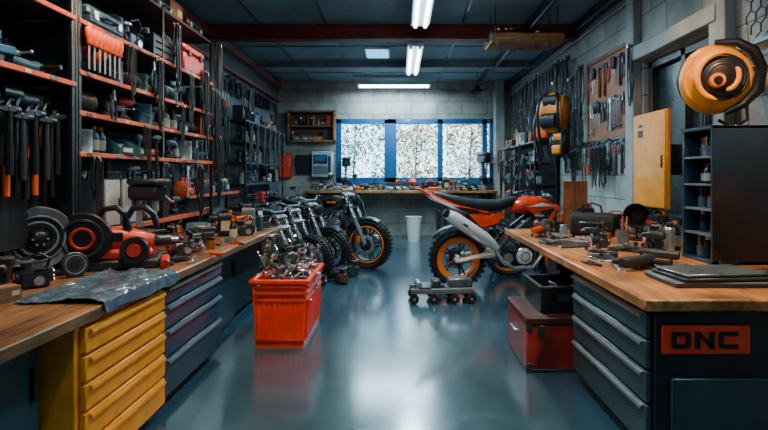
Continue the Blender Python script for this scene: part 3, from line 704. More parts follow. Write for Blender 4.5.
shelving('shelving_unit','wall shelving with orange edges above hanging tools',-2.62,-2.1,1.5,3.32,BT,3.0,Zb,mid=False)
fill('y',2.2,3.27,-2.22,2.1,.34,['motor','part','drill','part','grinder','vise','part','crate'],fl,'supplies on the near orange shelf',6)
fill('y',2.2,3.27,-2.42,2.1,.34,['paint','part','jug','carton'],fl,'supplies at the back of the near shelf',6)
fill('y',2.0,3.27,-2.24,2.53,.4,['carton','toolbox','part'],fl,'boxes on the near top shelf',6,smax=1.4)
o=top('tool_board','black perforated tool board below the shelf','tool board')
mk('board',MB().box((-2.28,2.45,1.55),(.02,1.7,.98),'pegboard',.003),o)
mk('support',MB().box((-2.45,2.45,2.0),(.34,.04,.04),'black').box((-2.45,2.45,1.1),(.34,.04,.04),'black'),o)
hang('y',2.72,3.28,.055,-2.235,2.0,['bar','bar','mallet','hammer','clamp'],fl,'large tools hanging on the black tool board',.95,1.15)
for i in range(7): put('bar',('orange',) if i in(1,4) else ('black',),(-2.19,2.78+i*.075,1.36+.02*(i%3)),fl,1.0,'large tools hanging on the black tool board')
for i in range(5): put('hammer',('dark_gray',) if i%2 else ('black',),(-2.16,2.84+i*.1,1.5-.03*(i%2)),fl,1.15,'large tools hanging on the black tool board')
top('side_panel','dark steel side panel between the shelving units','panel',MB().box((-2.36,3.34,1.93),(.52,.02,2.12),'cab_dark',.003))
o=top('tool_rail','steel hook rail under the orange shelf','rail',MB().box((-2.585,4.55,1.52),(.03,2.3,.03),'dark_steel',.003))
hang('y',3.5,5.7,.06,-2.54,1.53,['pliers','wrench','screwdriver','hammer'],fl,'tools hanging under the orange shelf',1,1.2)
for i,(y,z,s) in enumerate([(3.5,1.62,.6),(3.95,2.5,.55),(4.2,1.9,.5),(4.55,1.6,.6),(4.9,2.16,.5),(5.3,1.6,.75),(5.1,2.5,.7),(5.76,2.45,1.1),(5.82,1.95,1.0),(5.84,3.0,.9),(4.4,2.5,.8),(4.75,2.9,.8),(5.45,2.6,.9)]):
    put('cables',pick('cables'),(-2.065,y,z-.82*s),fl,s,'cables drooping from the shelf fronts')
for i,(y,z) in enumerate([(3.7,2.12),(4.35,1.85),(4.75,2.45),(5.55,2.1),(5.2,1.86),(3.98,1.58),(5.0,1.6),(4.3,2.46)]):
    k=['pliers','hammer','wrench','pliers'][i%4]; put(k,pick(k),(-2.06,y,z-KIND[k][3]),fl,1,'tools hooked on the shelf edges')
o=top('bench_riser','raised orange-edged shelf standing on the workbench','shelf')
mk('board',MB().box((-2.33,4.55,1.1),(.44,1.9,.024),'shelf_dark').box((-2.105,4.55,1.095),(.014,1.9,.04),'edge_orange',.003),o)
for y in(3.63,4.55,5.47): mk('leg',MB().box((-2.33,y,(BT+1.088)/2),(.4,.03,1.088-BT),'black',.003),o)
fill('y',3.66,4.5,-2.26,BT,.2,['bin','jar','part','tape'],fl,'supplies under the raised bench shelf',4)
fill('y',4.6,5.44,-2.26,BT,.2,['bin','jar','part','tape'],fl,'supplies under the raised bench shelf',4)
for i,y in enumerate((3.84,4.08)):
    o=top('storage_box','upright pale metal storage box with door','box',None,(-2.14,y,1.112),fl,'pale storage boxes on the raised shelf')
    mk('body',MB().box((0,.14,.18),(.21,.26,.36),'gray',.006),o)
    dr=mk('door',MB().box((0,.008,.18),(.19,.012,.34),'light_gray',.004),o); mk('handle',MB().box((.07,-.004,.18),(.012,.012,.06),'dark_steel'),dr)
fill('y',4.28,5.46,-2.24,1.112,.34,['bottle','part','jar','spray','jug','cup','drill','worklamp','part','coil'],fl,'bottles and tools on the raised shelf',6)
Zc=[.5,.95,1.35,1.72,2.08,2.45]
shelving('shelving_unit','dark metal rack packed with tools against the wall',-2.96,-2.62,8.75,11.6,0,2.5,Zc,edge='dark_gray',labels=False)
for z in Zc[1:]: fill('y',8.8,11.5,-2.76,z,.3,[k for k in allk if k not in('carton','case','crate','bin')]+['coil','part'],fl,'supplies on the dark metal rack',6)
o=top('wall_pipes','bundle of teal conduits running up the wall','pipe')
for i in range(3): mk('pipe',MB().cyl((XL+.06,6.1+i*.12,.9),(XL+.06,6.1+i*.12,H-.16),.03,'teal',n=10).torus((XL+.06,6.1+i*.12,2.2),'z',.034,.01,'steel',12,6),o)
top('wall_panel','dark perforated panel behind hanging gear','panel',MB().box((XL+.012,7.6,2.1),(.02,2.3,2.0),'pegboard'))
hang('y',6.45,8.7,.14,-2.9,3.1,['coil','cables','coil','clamp','cables','bar'],fl,'gear hanging high on the gray wall',1.0,1.3)
hang('y',6.45,8.7,.12,-2.86,2.5,['cables','clamp','mallet','coil','bar','cables'],fl,'gear hanging on the gray wall',1.1,1.3)
hang('y',6.45,8.7,.09,-2.92,1.85,['clamp','hammer','wrench','pliers','bar'],fl,'gear hanging low on the gray wall',1.2,1.5)
hang('y',8.8,12.2,.16,-2.93,3.2,['coil','cables','clamp','coil'],fl,'gear hanging high on the gray wall',1.0,1.3)
for i in range(7): put('cables',pick('cables'),(-2.56,8.85+i*.4,2.4-.82),fl,1.0,'cables hung on the dark rack front')
top('wall_ledge','narrow dark wall ledge crowded with parts','shelf',MB().box((XL+.15,7.55,1.22),(.3,2.0,.03),'shelf_dark').box((XL+.3,7.55,1.22),(.015,2.0,.04),'edge_orange'))
fill('y',6.6,8.5,-2.82,1.235,.3,['part','bottle','jar','spray','motor','part','cup'],fl,'parts on the narrow wall ledge',6)
# ================================================================ LEFT BENCH GEAR
o=top('disc_sander','gray bench disc machine with ringed round guard','machine',None,(-2.26,3.2,BT),(0,0,math.radians(46)),scale=.76)
mk('base',MB().box((0,0,.02),(.34,.3,.04),'dark_gray',.008).box((0,.08,.14),(.1,.1,.24),'dark_gray',.01),o)
mk('guard',MB().lathe([(.2,-.05),(.25,-.06),(.262,-.03),(.262,.05),(.25,.06),(.2,.06)],'gray',36,(0,0,.31),'y',True),o)
mk('disc',MB().lathe([(0,-.02),(.09,-.03),(.1,-.05),(.11,-.03),(.15,-.035),(.16,-.055),(.17,-.03),(.2,-.02),(.205,.0),(.2,.012),(0,.02)],'dark_steel',36,(0,0,.31),'y').torus((0,-.045,.31),'y',.135,.01,'steel',36,6).torus((0,-.045,.31),'y',.185,.012,'steel',36,6),o)
b=MB().lathe([(0,-.11),(.04,-.11),(.06,-.095),(.075,-.02)],'black',20,(0,0,.31),'y')
for i in range(6):
    a=2*pi*i/6; b.cyl((.05*math.cos(a),-.115,.31+.05*math.sin(a)),(.05*math.cos(a),-.09,.31+.05*math.sin(a)),.009,'chrome',n=6)
mk('hub',b,o)
mk('motor',MB().lathe([(.1,.06),(.1,.22),(.07,.25),(0,.25)],'dark_gray',20,(0,0,.31),'y'),o)
def grooved(loc,s,rz):
    top('flywheel','small dark grooved flywheel leaning on machine','wheel',MB().lathe([(.03,-.03),(.1,-.03),(.11,-.02),(.105,0),(.11,.02),(.1,.03),(.03,.03)],'dark_steel',28,(0,0,.11),'y',True).lathe([(.0,-.035),(.045,-.035),(.045,.03),(0,.03)],'black',16,(0,0,.11),'y').torus((0,-.03,.11),'y',.08,.004,'steel',24,6),loc,(-.15,0,rz),scale=s)
grooved((-2.0,3.16,BT),.7,.9)
put('part',('dark_gray',),(-2.05,2.88,BT),.7,.85,'machine parts on the weathered workbench')
put('vise',('dark_gray',),(-2.24,2.86,BT),1.9,.9,'machine parts on the weathered workbench')
o=top('cutoff_saw','red and black bench saw with curved handles','machine',None,(-1.94,3.52,BT),(0,0,math.radians(20)),scale=1.08)
mk('base',MB().box((0,0,.03),(.5,.3,.06),'dark_gray',.012).box((.02,-.02,.09),(.4,.24,.07),'red',.02),o)
mk('housing',MB().loft([(-.14,0,.18,.05,.05),(-.1,0,.19,.09,.07),(.02,0,.18,.1,.075),(.1,0,.17,.09,.07),(.22,0,.15,.05,.05)],'red_orange',16).box((0,-.1,.2),(.1,.02,.06),'black',.006),o)
mk('blade_guard',MB().lathe([(.02,-.02),(.15,-.02),(.155,-.01),(.155,.03),(.02,.03)],'black',26,(-.16,-.13,.2),'y').torus((-.16,-.155,.2),'y',.11,.01,'dark_steel',24,6).torus((-.16,-.155,.2),'y',.06,.01,'red',24,6),o)
mk('flywheel',MB().lathe([(.05,-.02),(.08,-.025),(.085,.02),(.05,.02)],'black',22,(.12,-.16,.12),'y',True).lathe([(0,-.03),(.04,-.03),(.05,.0),(0,.0)],'red',16,(.12,-.16,.12),'y'),o)
for x in(-.02,.14): mk('handle',MB().tube([(x-.08,-.05,.2),(x-.08,-.06,.3),(x-.04,-.07,.37),(x+.03,-.07,.38),(x+.08,-.07,.33),(x+.1,-.06,.24)],.02,'black',9),o)
mk('chuck',MB().cyl((.22,0,.16),(.32,0,.16),.035,'dark_steel').cyl((.31,0,.16),(.36,0,.16),.015,'steel'),o)
def drill_press(loc,rot,s,c='black'):
    o=top('drill_press',f'{c} bench drill press with column and table','machine',None,loc,rot,scale=s)
    mk('base',MB().box((0,0,.02),(.26,.34,.04),'dark_steel',.006),o)
    mk('column',MB().cyl((0,.1,.04),(0,.1,.62),.028,'steel'),o)
    mk('table',MB().box((0,-.02,.24),(.22,.24,.025),'dark_steel',.004).cyl((0,.1,.2),(0,.1,.28),.045,'dark_gray'),o)
    mk('head',MB().box((0,0,.62),(.17,.36,.16),c,.03).box((0,-.02,.72),(.19,.4,.06),'dark_gray',.02),o)
    mk('spindle',MB().cyl((0,-.11,.56),(0,-.11,.44),.03,'steel').cyl((0,-.11,.44),(0,-.11,.36),.008,'steel'),o)
    mk('lever',MB().cyl((.08,-.08,.6),(.12,-.08,.6),.02,'steel').tube([(.12,-.08,.6),(.15,-.16,.53)],.007,'steel').tube([(.12,-.08,.6),(.15,.0,.54)],.007,'steel').ball((.15,-.17,.52),.02,'red',8,6).ball((.15,.01,.53),.02,'red',8,6),o); return o
drill_press((-1.97,4.0,BT),math.radians(70),.8)
b=MB(); nx,ny=60,56; vs=[];fs=[]
for i in range(nx):
    for j in range(ny):
        u=i/(nx-1); v=j/(ny-1)
        x=-1.88+u*.5+.05*noise.noise(Vector((v*3,1,2))); y=2.5+v*.82+.07*noise.noise(Vector((u*3,5,7)))
        nz=abs(noise.noise(Vector((x*5,y*3,0))))*.03+abs(noise.noise(Vector((x*17,y*10,4))))*.024
        z=BT+.006+nz; ex=-1.435
        if x>ex:
            d=x-ex; x=ex+.006+.02*abs(noise.noise(Vector((y*7,0,1))))*min(1,d*10)+d*.08; z=BT+.006+nz*max(0,1-d*30)-d*.95
        vs.append((x,y,z))
for i in range(nx-1):
    for j in range(ny-1): fs.append((i*ny+j,(i+1)*ny+j,(i+1)*ny+j+1,i*ny+j+1))
b.add(vs,fs,'foil'); o=top('plastic_sheet','crumpled glossy blue-gray plastic sheet draped over bench edge','sheet',b)
for k,v,x,y,r,s in [('carton',('brown',),-2.25,2.62,.3,.5),('jar',('clear','steel'),-2.1,2.56,0,.9),('carton',('cardboard',),-1.97,2.56,1.2,.4),('vise',('dark_gray',),-1.72,4.6,2.2,.85),
  ('part',('dark_steel',),-1.7,3.98,1,.9),('part',('gray',),-1.66,4.2,2,.7),('cup',('black','red'),-1.82,4.22,0,1),('jar',('amber','black'),-1.6,4.36,0,.8),('paint',('steel',),-1.85,4.85,0,.8),
  ('bottle',('black','orange'),-1.62,5.0,0,1.0),('jug',('black','orange'),-1.8,5.3,.4,1.0),('drill',('orange',),-1.7,5.6,.5,.9),('jug',('gray','black'),-1.75,5.95,.2,1.05),('spray',('teal','white'),-1.56,5.75,0,1),('tape',('gray',),-1.58,4.8,0,1),
  ('motor',('teal',),-2.0,5.1,.4,1.1),('toolbox',('black','orange'),-2.25,6.0,fl,1.0),('paint',('dark_gray',),-1.6,6.13,0,.8),('part',('dark_gray',),-1.6,5.35,0.4,.9),('rag',('dark_gray',),-1.66,3.76,.6,.7),('tub',('black',),-2.6,6.0,0,.9),('part',('rust',),-2.0,5.6,1.4,1),('part',('dark_steel',),-2.0,4.55,1.9,1),('grinder',('red',),-1.6,3.5,2.0,.95),('crate',('black',),-2.0,5.95,.2,.8)]:
    put(k,v,(x,y,BT),r,s,'things standing on the weathered workbench')
for i,(k,v,x,y,a) in enumerate([('wrench',('chrome',),-1.56,3.9,.3),('screwdriver',('orange',),-1.62,4.06,1.2),('pliers',('red',),-1.54,4.72,.8),('wrench',('steel',),-1.52,5.2,2.0),('wrench',('steel',),-2.2,2.3,2.0),('pliers',('black',),-1.7,3.64,2.4),('wrench',('dark_steel',),-1.6,4.5,2.9)]):
    put(k,v,(x,y,BT+.012 if k!='screwdriver' else BT+.019),(pi/2,0,a),1,'hand tools lying on the weathered workbench')
# ================================================================ RED CRATE
CX=-1.04
o=top('parts_crate','large ribbed red-orange plastic bin full of metal parts','crate',None,(CX,4.88,0))
w,d,h=.48,.84,.58; b=MB()
b.box((0,0,.02),(w-.06,d-.06,.04),'red_orange')
for s in(-1,1):
    b.prism([(-w/2+.03,0),(w/2-.03,0),(w/2,h),(-w/2,h)],'y',s*(d/2-.012)-.01,s*(d/2-.012)+.01,'red_orange')
    b.prism([(s*(w/2-.03),0),(s*(w/2-.05),0),(s*(w/2-.02),h),(s*w/2,h)],'y',-d/2+.01,d/2-.01,'red_orange')
    for z in(.06,.4,.46,.52): b.box((0,s*(d/2+.001),z),(w-.07+.04*z,.026,.016),'red',.002); b.box((s*(w/2-.028+.05*z),0,z),(.026,d-.04,.016),'red',.002)
    for i in range(9): b.box((-.184+i*.046,s*(d/2),.23),(.012,.024,.33),'red_orange',.002)
    for i in range(14): b.box((s*(w/2-.028+.013),-.36+i*.055,.23),(.026,.012,.33),'red_orange',.002,(0,s*.054,0))
mk('body',b,o)
b=MB()
for s in(-1,1): b.box((0,s*d/2,h-.01),(w+.05,.04,.035),'red_orange',.006); b.box((s*w/2,0,h-.01),(.04,d+.03,.035),'red_orange',.006)
mk('rim',b,o)
ks=[('pipe',('steel',)),('pipe',('chrome',)),('rod',('steel',)),('rod',('dark_steel',)),('gear',('steel',)),('gear',('dark_steel',)),('wrench',('chrome',)),('pipe',('chrome',)),('part',('gray',)),('part',('dark_steel',)),('pipe',('chrome',)),('rod',('steel',))]
for i in range(170):
    k,v=R.choice(ks); lay=i/170
    sx=.11 if lay<.5 else .19; u=R.uniform(-1,1)
    x=CX+u*sx; y=4.88+R.uniform(-.35,.35)*(.85 if lay<.5 else 1)
    z=.18+lay*.42+(.12*(1-u*u) if lay>.6 else 0)
    if k in('part',) and abs(u)>.6: k,v='gear',('steel',)
    put(k,v,(x,y,z),(R.uniform(-.6,.6),R.uniform(-.6,.6),R.uniform(0,6.28)),R.uniform(.65,.95),'scrap metal parts heaped in the red bin')
# ================================================================ UNDER RIGHT BENCH
o=top('metal_toolbox','worn dark red steel chest with scuffed corners','toolbox',None,(1.22,4.22,0))
w,d,h=.5,.66,.42
mk('body',MB().box((0,0,h/2-.03),(w,d,h-.06),'chest_red',.01).box((0,0,.012),(w+.01,d+.01,.024),'dark_gray',.003),o)
mk('lid',MB().box((0,0,h-.03),(w+.02,d+.02,.06),'rust',.012),o)
mk('handle',MB().tube([(-w/2,-.09,.25),(-w/2-.03,-.08,.25),(-w/2-.03,.08,.25),(-w/2,.09,.25)],.009,'steel',7),o)
for x in(-.14,.14): mk('latch',MB().box((x,-d/2-.012,.32),(.04,.014,.08),'dark_steel',.003),o)
for sx in(-1,1):
    for z in(.04,.34): mk('corner_guard',MB().box((sx*(w/2-.02),-d/2-.003,z),(.05,.01,.06),'dark_steel',.002),o)
o=top('storage_tote','black plastic tote resting on the red chest','box',None,(1.3,4.25,.42))
b=MB(); b.box((0,0,.01),(.36,.5,.02),'black')
for s in(-1,1): b.box((0,s*.25,.1),(.38,.014,.2),'black',.004); b.box((s*.185,0,.1),(.014,.5,.2),'black',.004)
b.box((0,-.262,.12),(.12,.006,.05),'dark_gray')
mk('body',b,o); mk('rim',MB().box((0,.25,.2),(.41,.03,.02),'dark_gray',.004).box((0,-.25,.2),(.41,.03,.02),'dark_gray',.004).box((.19,0,.2),(.03,.5,.02),'dark_gray',.004).box((-.19,0,.2),(.03,.5,.02),'dark_gray',.004),o)
for i in range(6): put(*R.choice(ks[:6]),(1.3+R.uniform(-.07,.07),4.25+R.uniform(-.12,.12),.46+i*.02),(R.uniform(-.2,.2),R.uniform(-.2,.2),R.uniform(0,6)),.8,'metal parts in the black tote')
put('crate',('black',),(1.75,5.1,0),.2,1.2,None); put('tub',('black',),(1.5,4.85,0),.2,1.1,None)
# ================================================================ RIGHT BENCH GEAR
for i,(w,d,h,c,dx) in enumerate([(.6,.36,.03,'gray',0),(.56,.34,.022,'dark_gray',.02),(.5,.3,.02,'pan',.0)]):
    z=BT+[0,.03,.052][i]
    top('metal_tray','flat gray metal case lying in a stack','case',MB().box((0,0,h/2),(w,d,h),c,.006).box((0,0,h*.5),(w+.006,d+.006,.004),'black'),(1.84+dx,3.03,z),.06*i,'stack of flat metal cases on the bench')
put('grinder',('dark_gray',),(1.62,3.42,BT),.5,1.15,'power tools lying on the wooden bench')
put('drill',('dark_gray',),(2.02,4.05,BT),2.3,.9,'power tools lying on the wooden bench')
put('grinder',('dark_gray',),(1.88,3.78,BT),2.4,1.0,'power tools lying on the wooden bench')
o=top('caulking_gun','black pistol-grip tool lying on its side','tool',None,(1.5,3.55,BT+.03),(pi/2,0,-.5))
mk('barrel',MB().cyl((0,0,0),(.3,0,0),.024,'black').cyl((.3,0,0),(.34,0,0),.008,'steel').cyl((-.12,0,0),(0,0,0),.005,'steel'),o)
mk('grip',MB().prism([(-.02,.02),(.03,.02),(.0,-.12),(-.04,-.12)],'y',-.012,.012,'dark_gray'),o)
hand=[('wrench',('chrome',)),('wrench',('dark_steel',)),('pliers',('red',)),('pliers',('black',)),('screwdriver',('orange',)),('screwdriver',('black',)),('hammer',('dark_gray',)),('pliers',('dark_gray',)),('wrench',('steel',)),('screwdriver',('dark_gray',))]
spots=[(1.42,3.95,.4),(1.75,4.25,1.7),(1.5,4.45,2.6),(1.95,4.5,.2),(1.6,4.75,1.1),(2.1,3.35,.9),(1.36,4.9,.1),(2.3,3.3,1.6),(1.42,3.25,2.9),(1.75,3.3,.2),(1.85,5.2,2.2),(1.45,5.3,.8),(2.25,5.1,1.3),(1.6,5.6,1.9),(2.0,2.72,1.5),(1.38,4.2,1.2),(1.6,4.05,2.2),(1.34,3.7,.2),(1.7,3.65,1.2),(1.55,4.2,.5),(1.8,4.6,2.8),(1.4,4.6,1.6),(1.7,5.0,.4),(1.38,5.1,2.3)]
for i,(x,y,a) in enumerate(spots):
    k,v=hand[i%len(hand)]; put(k,v,(x,y,BT+(.02 if k in('screwdriver','hammer') else .011)),(pi/2,0,a),1.0,'hand tools lying on the wooden bench')
for i in range(50):
    x=R.uniform(1.3,2.15); y=R.uniform(3.2,5.6); put('socket',pick('socket'),(x,y,BT),0,R.uniform(.9,1.5),'sockets scattered on the wooden bench')
for (x,y,c,a,w) in [(1.5,4.62,'dark_gray',.3,.3),(1.78,4.9,'gray',-.2,.26),(1.95,4.3,'black',.5,.22),(1.55,3.85,'black',.1,.2)]:
    top('clipboard','thin dark flat clipboard lying on the bench','clipboard',MB().box((0,0,.008),(w,w*1.3,.014),c,.003).box((0,w*.58,.018),(.1,.03,.012),'steel',.002),(x,y,BT),a,'flat boards lying on the bench')
for k,v,x,y,r,s in [('bottle',('black','red'),2.12,4.35,0,1.2),('part',('dark_steel',),2.05,4.15,.4,.8),('jug',('black','orange'),2.38,4.7,.3,1.1),('worklamp',('black',),2.3,4.95,2.6,1.2),('cup',('gray','blue'),2.05,4.68,0,1.2),('vise',('dark_gray',),1.98,5.0,2.6,.9),
  ('spray',('steel','black'),2.22,4.2,0,1.1),('motor',('dark_gray',),2.5,5.1,1.3,1.1),('part',('gray',),2.52,5.45,-1.4,1.2),('jar',('amber','black'),1.95,4.82,0,1),('bottle',('dark_gray','yellow'),2.32,4.3,0,1.2),
  ('jug',('black','orange'),2.1,5.75,.3,1.1),('toolbox',('black','orange'),2.45,5.8,.0,.9),('tape',('black',),2.25,3.5,0,1),('jar',('clear','steel'),1.72,5.35,0,.9),('spray',('dark_gray','orange'),1.9,5.55,0,1),('part',('dark_gray',),2.25,4.5,.9,1.1),('part',('dark_steel',),1.75,4.45,2.9,.7),('rag',('gray',),1.62,5.15,.4,.8),('part',('gray',),1.6,5.75,.9,1.0),('grinder',('orange',),1.5,5.5,.9,.9),('cup',('black','red'),1.75,5.6,0,1.1)]:
    put(k,v,(x,y,BT),r,s,'things standing on the wooden bench')
o=top('tool_bag','black soft tool bag with carry strap','bag',None,(2.02,5.35,BT),-.4)
mk('body',MB().loft([(-.22,0,.11,.08,.09),(-.2,0,.12,.12,.12),(0,0,.12,.13,.12),(.2,0,.12,.12,.12),(.22,0,.11,.08,.09)],'padding',16,4),o)
mk('pocket',MB().box((0,-.14,.09),(.26,.04,.13),'black',.015),o)
mk('handle',MB().tube([(-.1,-.03,.22),(-.08,-.03,.31),(0,-.03,.34),(.08,-.03,.31),(.1,-.03,.22)],.01,'black',7),o)
top('wooden_panel','upright reddish-brown wooden board at the bench end','board',MB().box((0,0,.28),(.27,.03,.56),'wood_v',.004).box((0,.06,.012),(.29,.14,.024),'wood_v',.003),(2.03,5.9,BT),-.2)
o=top('shelf_cabinet','dark navy open-front cabinet with small bins','cabinet',None,(2.19,3.77,BT))
W,D,Hh=.55,.38,.98
b=MB().box((W/2,-D/2+.01,Hh/2),(W,.02,Hh),'navy',.003).box((W/2,D/2-.01,Hh/2),(W,.02,Hh),'navy',.003).box((W-.01,0,Hh/2),(.02,D,Hh),'navy')
b.box((W/2,0,Hh-.012),(W,D,.024),'navy',.003).box((W/2,0,.012),(W,D,.024),'navy',.003)
mk('body',b,o)
for z in(.2,.38,.56,.76): mk('shelf',MB().box((W/2-.01,0,z),(W-.03,D-.04,.014),'gray'),o)
for zi,z in enumerate((.024,.207,.387,.567,.767)):
    for yy in(-.12,-.02,.09):
        k=R.choice(['bottle','jar','cup','jar','spray']); put(k,pick(k),(2.19+R.uniform(.07,.12),3.77+yy,BT+z),frr,min(.72,.165/KIND[k][3]),'small containers inside the dark cabinet')
# ================================================================ RIGHT WALL
WX=XR
o=top('tool_board','wooden tool board covered with hand tools','tool board')
mk('board',MB().box((WX-.02,6.65,2.53),(.03,1.35,1.05),'plywood'),o)
b=MB()
for z in(2.0,3.06): b.box((WX-.03,6.65,z),(.05,1.4,.05),'wood')
for y in(5.97,7.33): b.box((WX-.03,y,2.53),(.05,.05,1.1),'wood')
mk('frame',b,o)
sv=V['pliers'],V['screwdriver']; V['pliers']=[('black',),('black',),('dark_gray',),('red',)]; V['screwdriver']=[('black',),('dark_gray',)]
hang('y',6.05,7.25,.062,WX-.055,2.98,['pliers','hammer','wrench','screwdriver','pliers'],frr,'hand tools on the wooden tool board',1.1,1.35)
hang('y',6.05,7.25,.062,WX-.055,2.5,['wrench','pliers','wrench','screwdriver'],frr,'hand tools on the wooden tool board',1.1,1.35)
top('tool_rail','long dark steel magnetic rail for tools','rail',MB().box((WX-.025,7.1,1.96),(.05,2.3,.04),'dark_steel',.004))
hang('y',6.02,8.2,.065,WX-.07,1.95,['pliers','wrench','hammer','bar','wrench','clamp'],frr,'hand tools on the steel wall rail',1.1,1.3)
hang('y',6.02,8.2,.09,WX-.12,1.9,['pliers','cables','wrench'],frr,'tools and cables on the steel wall rail',.6,.75)
V['pliers'],V['screwdriver']=sv
for y,z,s in [(5.85,3.0,.9),(7.5,3.1,1.2),(7.7,2.5,1.0),(7.9,3.0,1.1),(8.1,2.3,1.0),(7.45,2.3,.7),(4.4,2.3,.9),(3.55,2.5,.7),(8.7,3.1,1.1),(9.0,2.7,1.1),(9.3,3.1,1.1)]:
    put('cables',pick('cables'),(WX-.1,y,z-.82*s),frr,s,'cable bundles hanging on the pale wall')
o=top('wall_cabinet','bright yellow flat wall cabinet with label','cabinet',None,(2.5,5.12,1.18))
mk('body',MB().box((.025,0,.47),(.04,.66,.95),'yellow',.006).box((.145,0,.47),(.2,.3,.3),'dark_gray'),o)
dr=mk('door',MB().box((0,0,.47),(.02,.64,.93),'yellow',.005),o); mk('handle',MB().box((-.016,-.27,.45),(.012,.02,.12),'dark_gray',.003),dr)
mk('warning_label',MB().box((-.012,.16,.74),(.004,.1,.07),'black').box((-.012,.16,.82),(.004,.08,.03),'dark_gray'),o,'small black sticker')
for y in(4.95,5.3): mk('bracket',MB().box((.22,y,.47),(.3,.03,.6),'dark_gray'),o)
# yellow helmet-like mask unit
o=top('protective_helmet','bulky round yellow and black protective helmet on bracket','helmet',None,(2.37,3.84,2.22),(.05,.12,math.radians(-20)),scale=.88)
mk('shell',MB().ball((0,.02,0),(.275,.2,.3),'yellow',28,16).torus((0,-.06,0),'y',.235,.03,'yellow',34,9).torus((0,.03,0),'y',.275,.014,'black',34,7),o)
mk('visor',MB().lathe([(0,-.195),(.08,-.195),(.14,-.17),(.205,-.11),(.21,-.05)],'black',30,(0.02,0,.0),'y'),o)
b=MB()
for i in range(5): b.torus((.02,-.185+i*.012,0),'y',.1+i*.022,.008,'dark_gray',28,5)
mk('grille',b,o)
mk('face_guard',MB().tube([(.02+.185*math.cos(a),-.175,.195*math.sin(a)) for a in [math.radians(95+i*13) for i in range(14)]],[.012]+[.026]*12+[.012],'yellow',9).tube([(.02+.11*math.cos(a),-.2,.12*math.sin(a)) for a in [math.radians(-70+i*14) for i in range(9)]],[.01]+[.02]*7+[.01],'yellow',8),o)
mk('air_filter',MB().lathe([(0,-.25),(.05,-.25),(.06,-.235),(.06,-.18)],'gear_orange',20,(-.02,0,-.04),'y').lathe([(0,-.262),(.03,-.262),(.035,-.25),(0,-.25)],'black',16,(-.02,0,-.04),'y'),o)
mk('strap',MB().tube([(-.05,-.05,.3),(.1,-.1,.3),(.22,-.12,.23),(.3,-.1,.1),(.3,-.08,-.08),(.22,-.07,-.2),(.1,-.06,-.29)],[.02,.035,.045,.045,.045,.035,.02],'black',9).tube([(.24,-.05,-.18),(.28,.0,-.32),(.2,.05,-.4),(.08,.06,-.34)],.014,'black',7),o)
mk('ear_cup',MB().ball((.27,.02,-.0),(.07,.11,.12),'dark_gray',16,10),o)
mk('mount',MB().box((.22,.2,.0),(.36,.05,.1),'dark_steel',.006).box((.1,.15,.1),(.1,.12,.1),'black',.01),o)
b=MB(); s=.1
for r in range(9):
    for c in range(9):
        cy=3.0+c*s*math.sqrt(3)*.62+(r%2)*s*math.sqrt(3)*.31; cz=2.6+r*s*.93
        if cy>4.0 or cz>3.5: continue
        b.tube([(WX-.06,cy+s*.6*math.cos(a),cz+s*.6*math.sin(a)) for a in [pi/6+pi/3*i for i in range(6)]],.0065,'dark_steel',5,True)
b.box((WX-.06,3.55,3.52),(.04,1.4,.04),'dark_steel').box((WX-.06,3.55,2.5),(.04,1.4,.03),'dark_steel')
for y in(2.9,4.2): b.box((WX-.05,y,3.0),(.04,.04,1.06),'dark_steel')
top('wire_mesh_panel','dark hexagonal wire mesh panel on the wall','mesh',b)
def pack(loc,rot,s,c,c2):
    o=top('backpack',f'{nm(c)} and {nm(c2)} padded harness pack hanging','bag',None,loc,rot,scale=s)
    mk('body',MB().loft([(-.2,0,.3,.05,.12),(-.17,0,.3,.1,.22),(0,0,.3,.13,.29),(.17,0,.3,.1,.22),(.2,0,.3,.05,.12)],c,18,2.3),o)
    mk('pocket',MB().loft([(-.13,-.11,.19,.03,.06),(-.1,-.12,.19,.06,.1),(.1,-.12,.19,.06,.1),(.13,-.11,.19,.03,.06)],c2,16,3),o)
    mk('top_panel',MB().loft([(-.12,-.06,.46,.03,.04),(-.09,-.07,.46,.06,.08),(.09,-.07,.46,.06,.08),(.12,-.06,.46,.03,.04)],c2,16,3),o)
    for x in(-.12,.12): mk('strap',MB().tube([(x*.7,-.06,.56),(x*1.1,-.15,.46),(x*1.25,-.17,.3),(x*1.2,-.15,.1),(x*1.5,-.05,-.12),(x*1.2,-.04,-.3)],.02,'black',7),o)
    mk('loop',MB().torus((0,0,.62),'y',.04,.01,'black',14,6).tube([(0,0,.64),(.02,.02,.8),(0,.03,.95)],.01,'black',6),o); return o
pack((2.42,8.0,2.12),frr+.75,1.15,'gear_orange','black'); pack((2.5,8.5,2.0),frr+.5,1.1,'black','orange'); pack((2.45,7.75,1.75),frr+.6,.7,'black','gear_orange')
hang('y',8.9,12.0,.13,WX-.1,2.95,['coil','cables','coil','clamp','bar'],frr,'gear hanging on the pale wall',1.1,1.3)
hang('y',8.0,12.0,.13,WX-.12,3.4,['coil','cables','coil','cables'],frr,'gear hanging high on the pale wall',1.0,1.2)
shelving('shelving_unit','dark rack crowded with tools along the wall',2.3,2.7,8.7,11.65,0,2.1,[.5,.95,1.35,1.72,2.08],edge='black',face=-1,labels=False,back=True)
for z in(.95,1.35,1.72,2.08): fill('y',8.74,11.6,2.42,z,.33,allk+['worklamp','coil','part','part'],frr,'supplies on the dark rack',8)
for i in range(9): put('cables' if i%3 else 'coil',('black',) if i%2 else ('dark_gray',),(2.22,8.75+i*.33,[1.3,1.0,1.5][i%3]),frr,[.8,1.0,.7][i%3],'cables and tools hung on the rack front')
for i,y in enumerate((8.72,9.0,9.5,10.1)): put('clamp',pick('clamp'),(2.24,y,1.2),frr,1.2,'cables and tools hung on the rack front')
o=top('tool_cart','dark low steel tool cart loaded with parts','cart',None,(2.35,8.3,0))
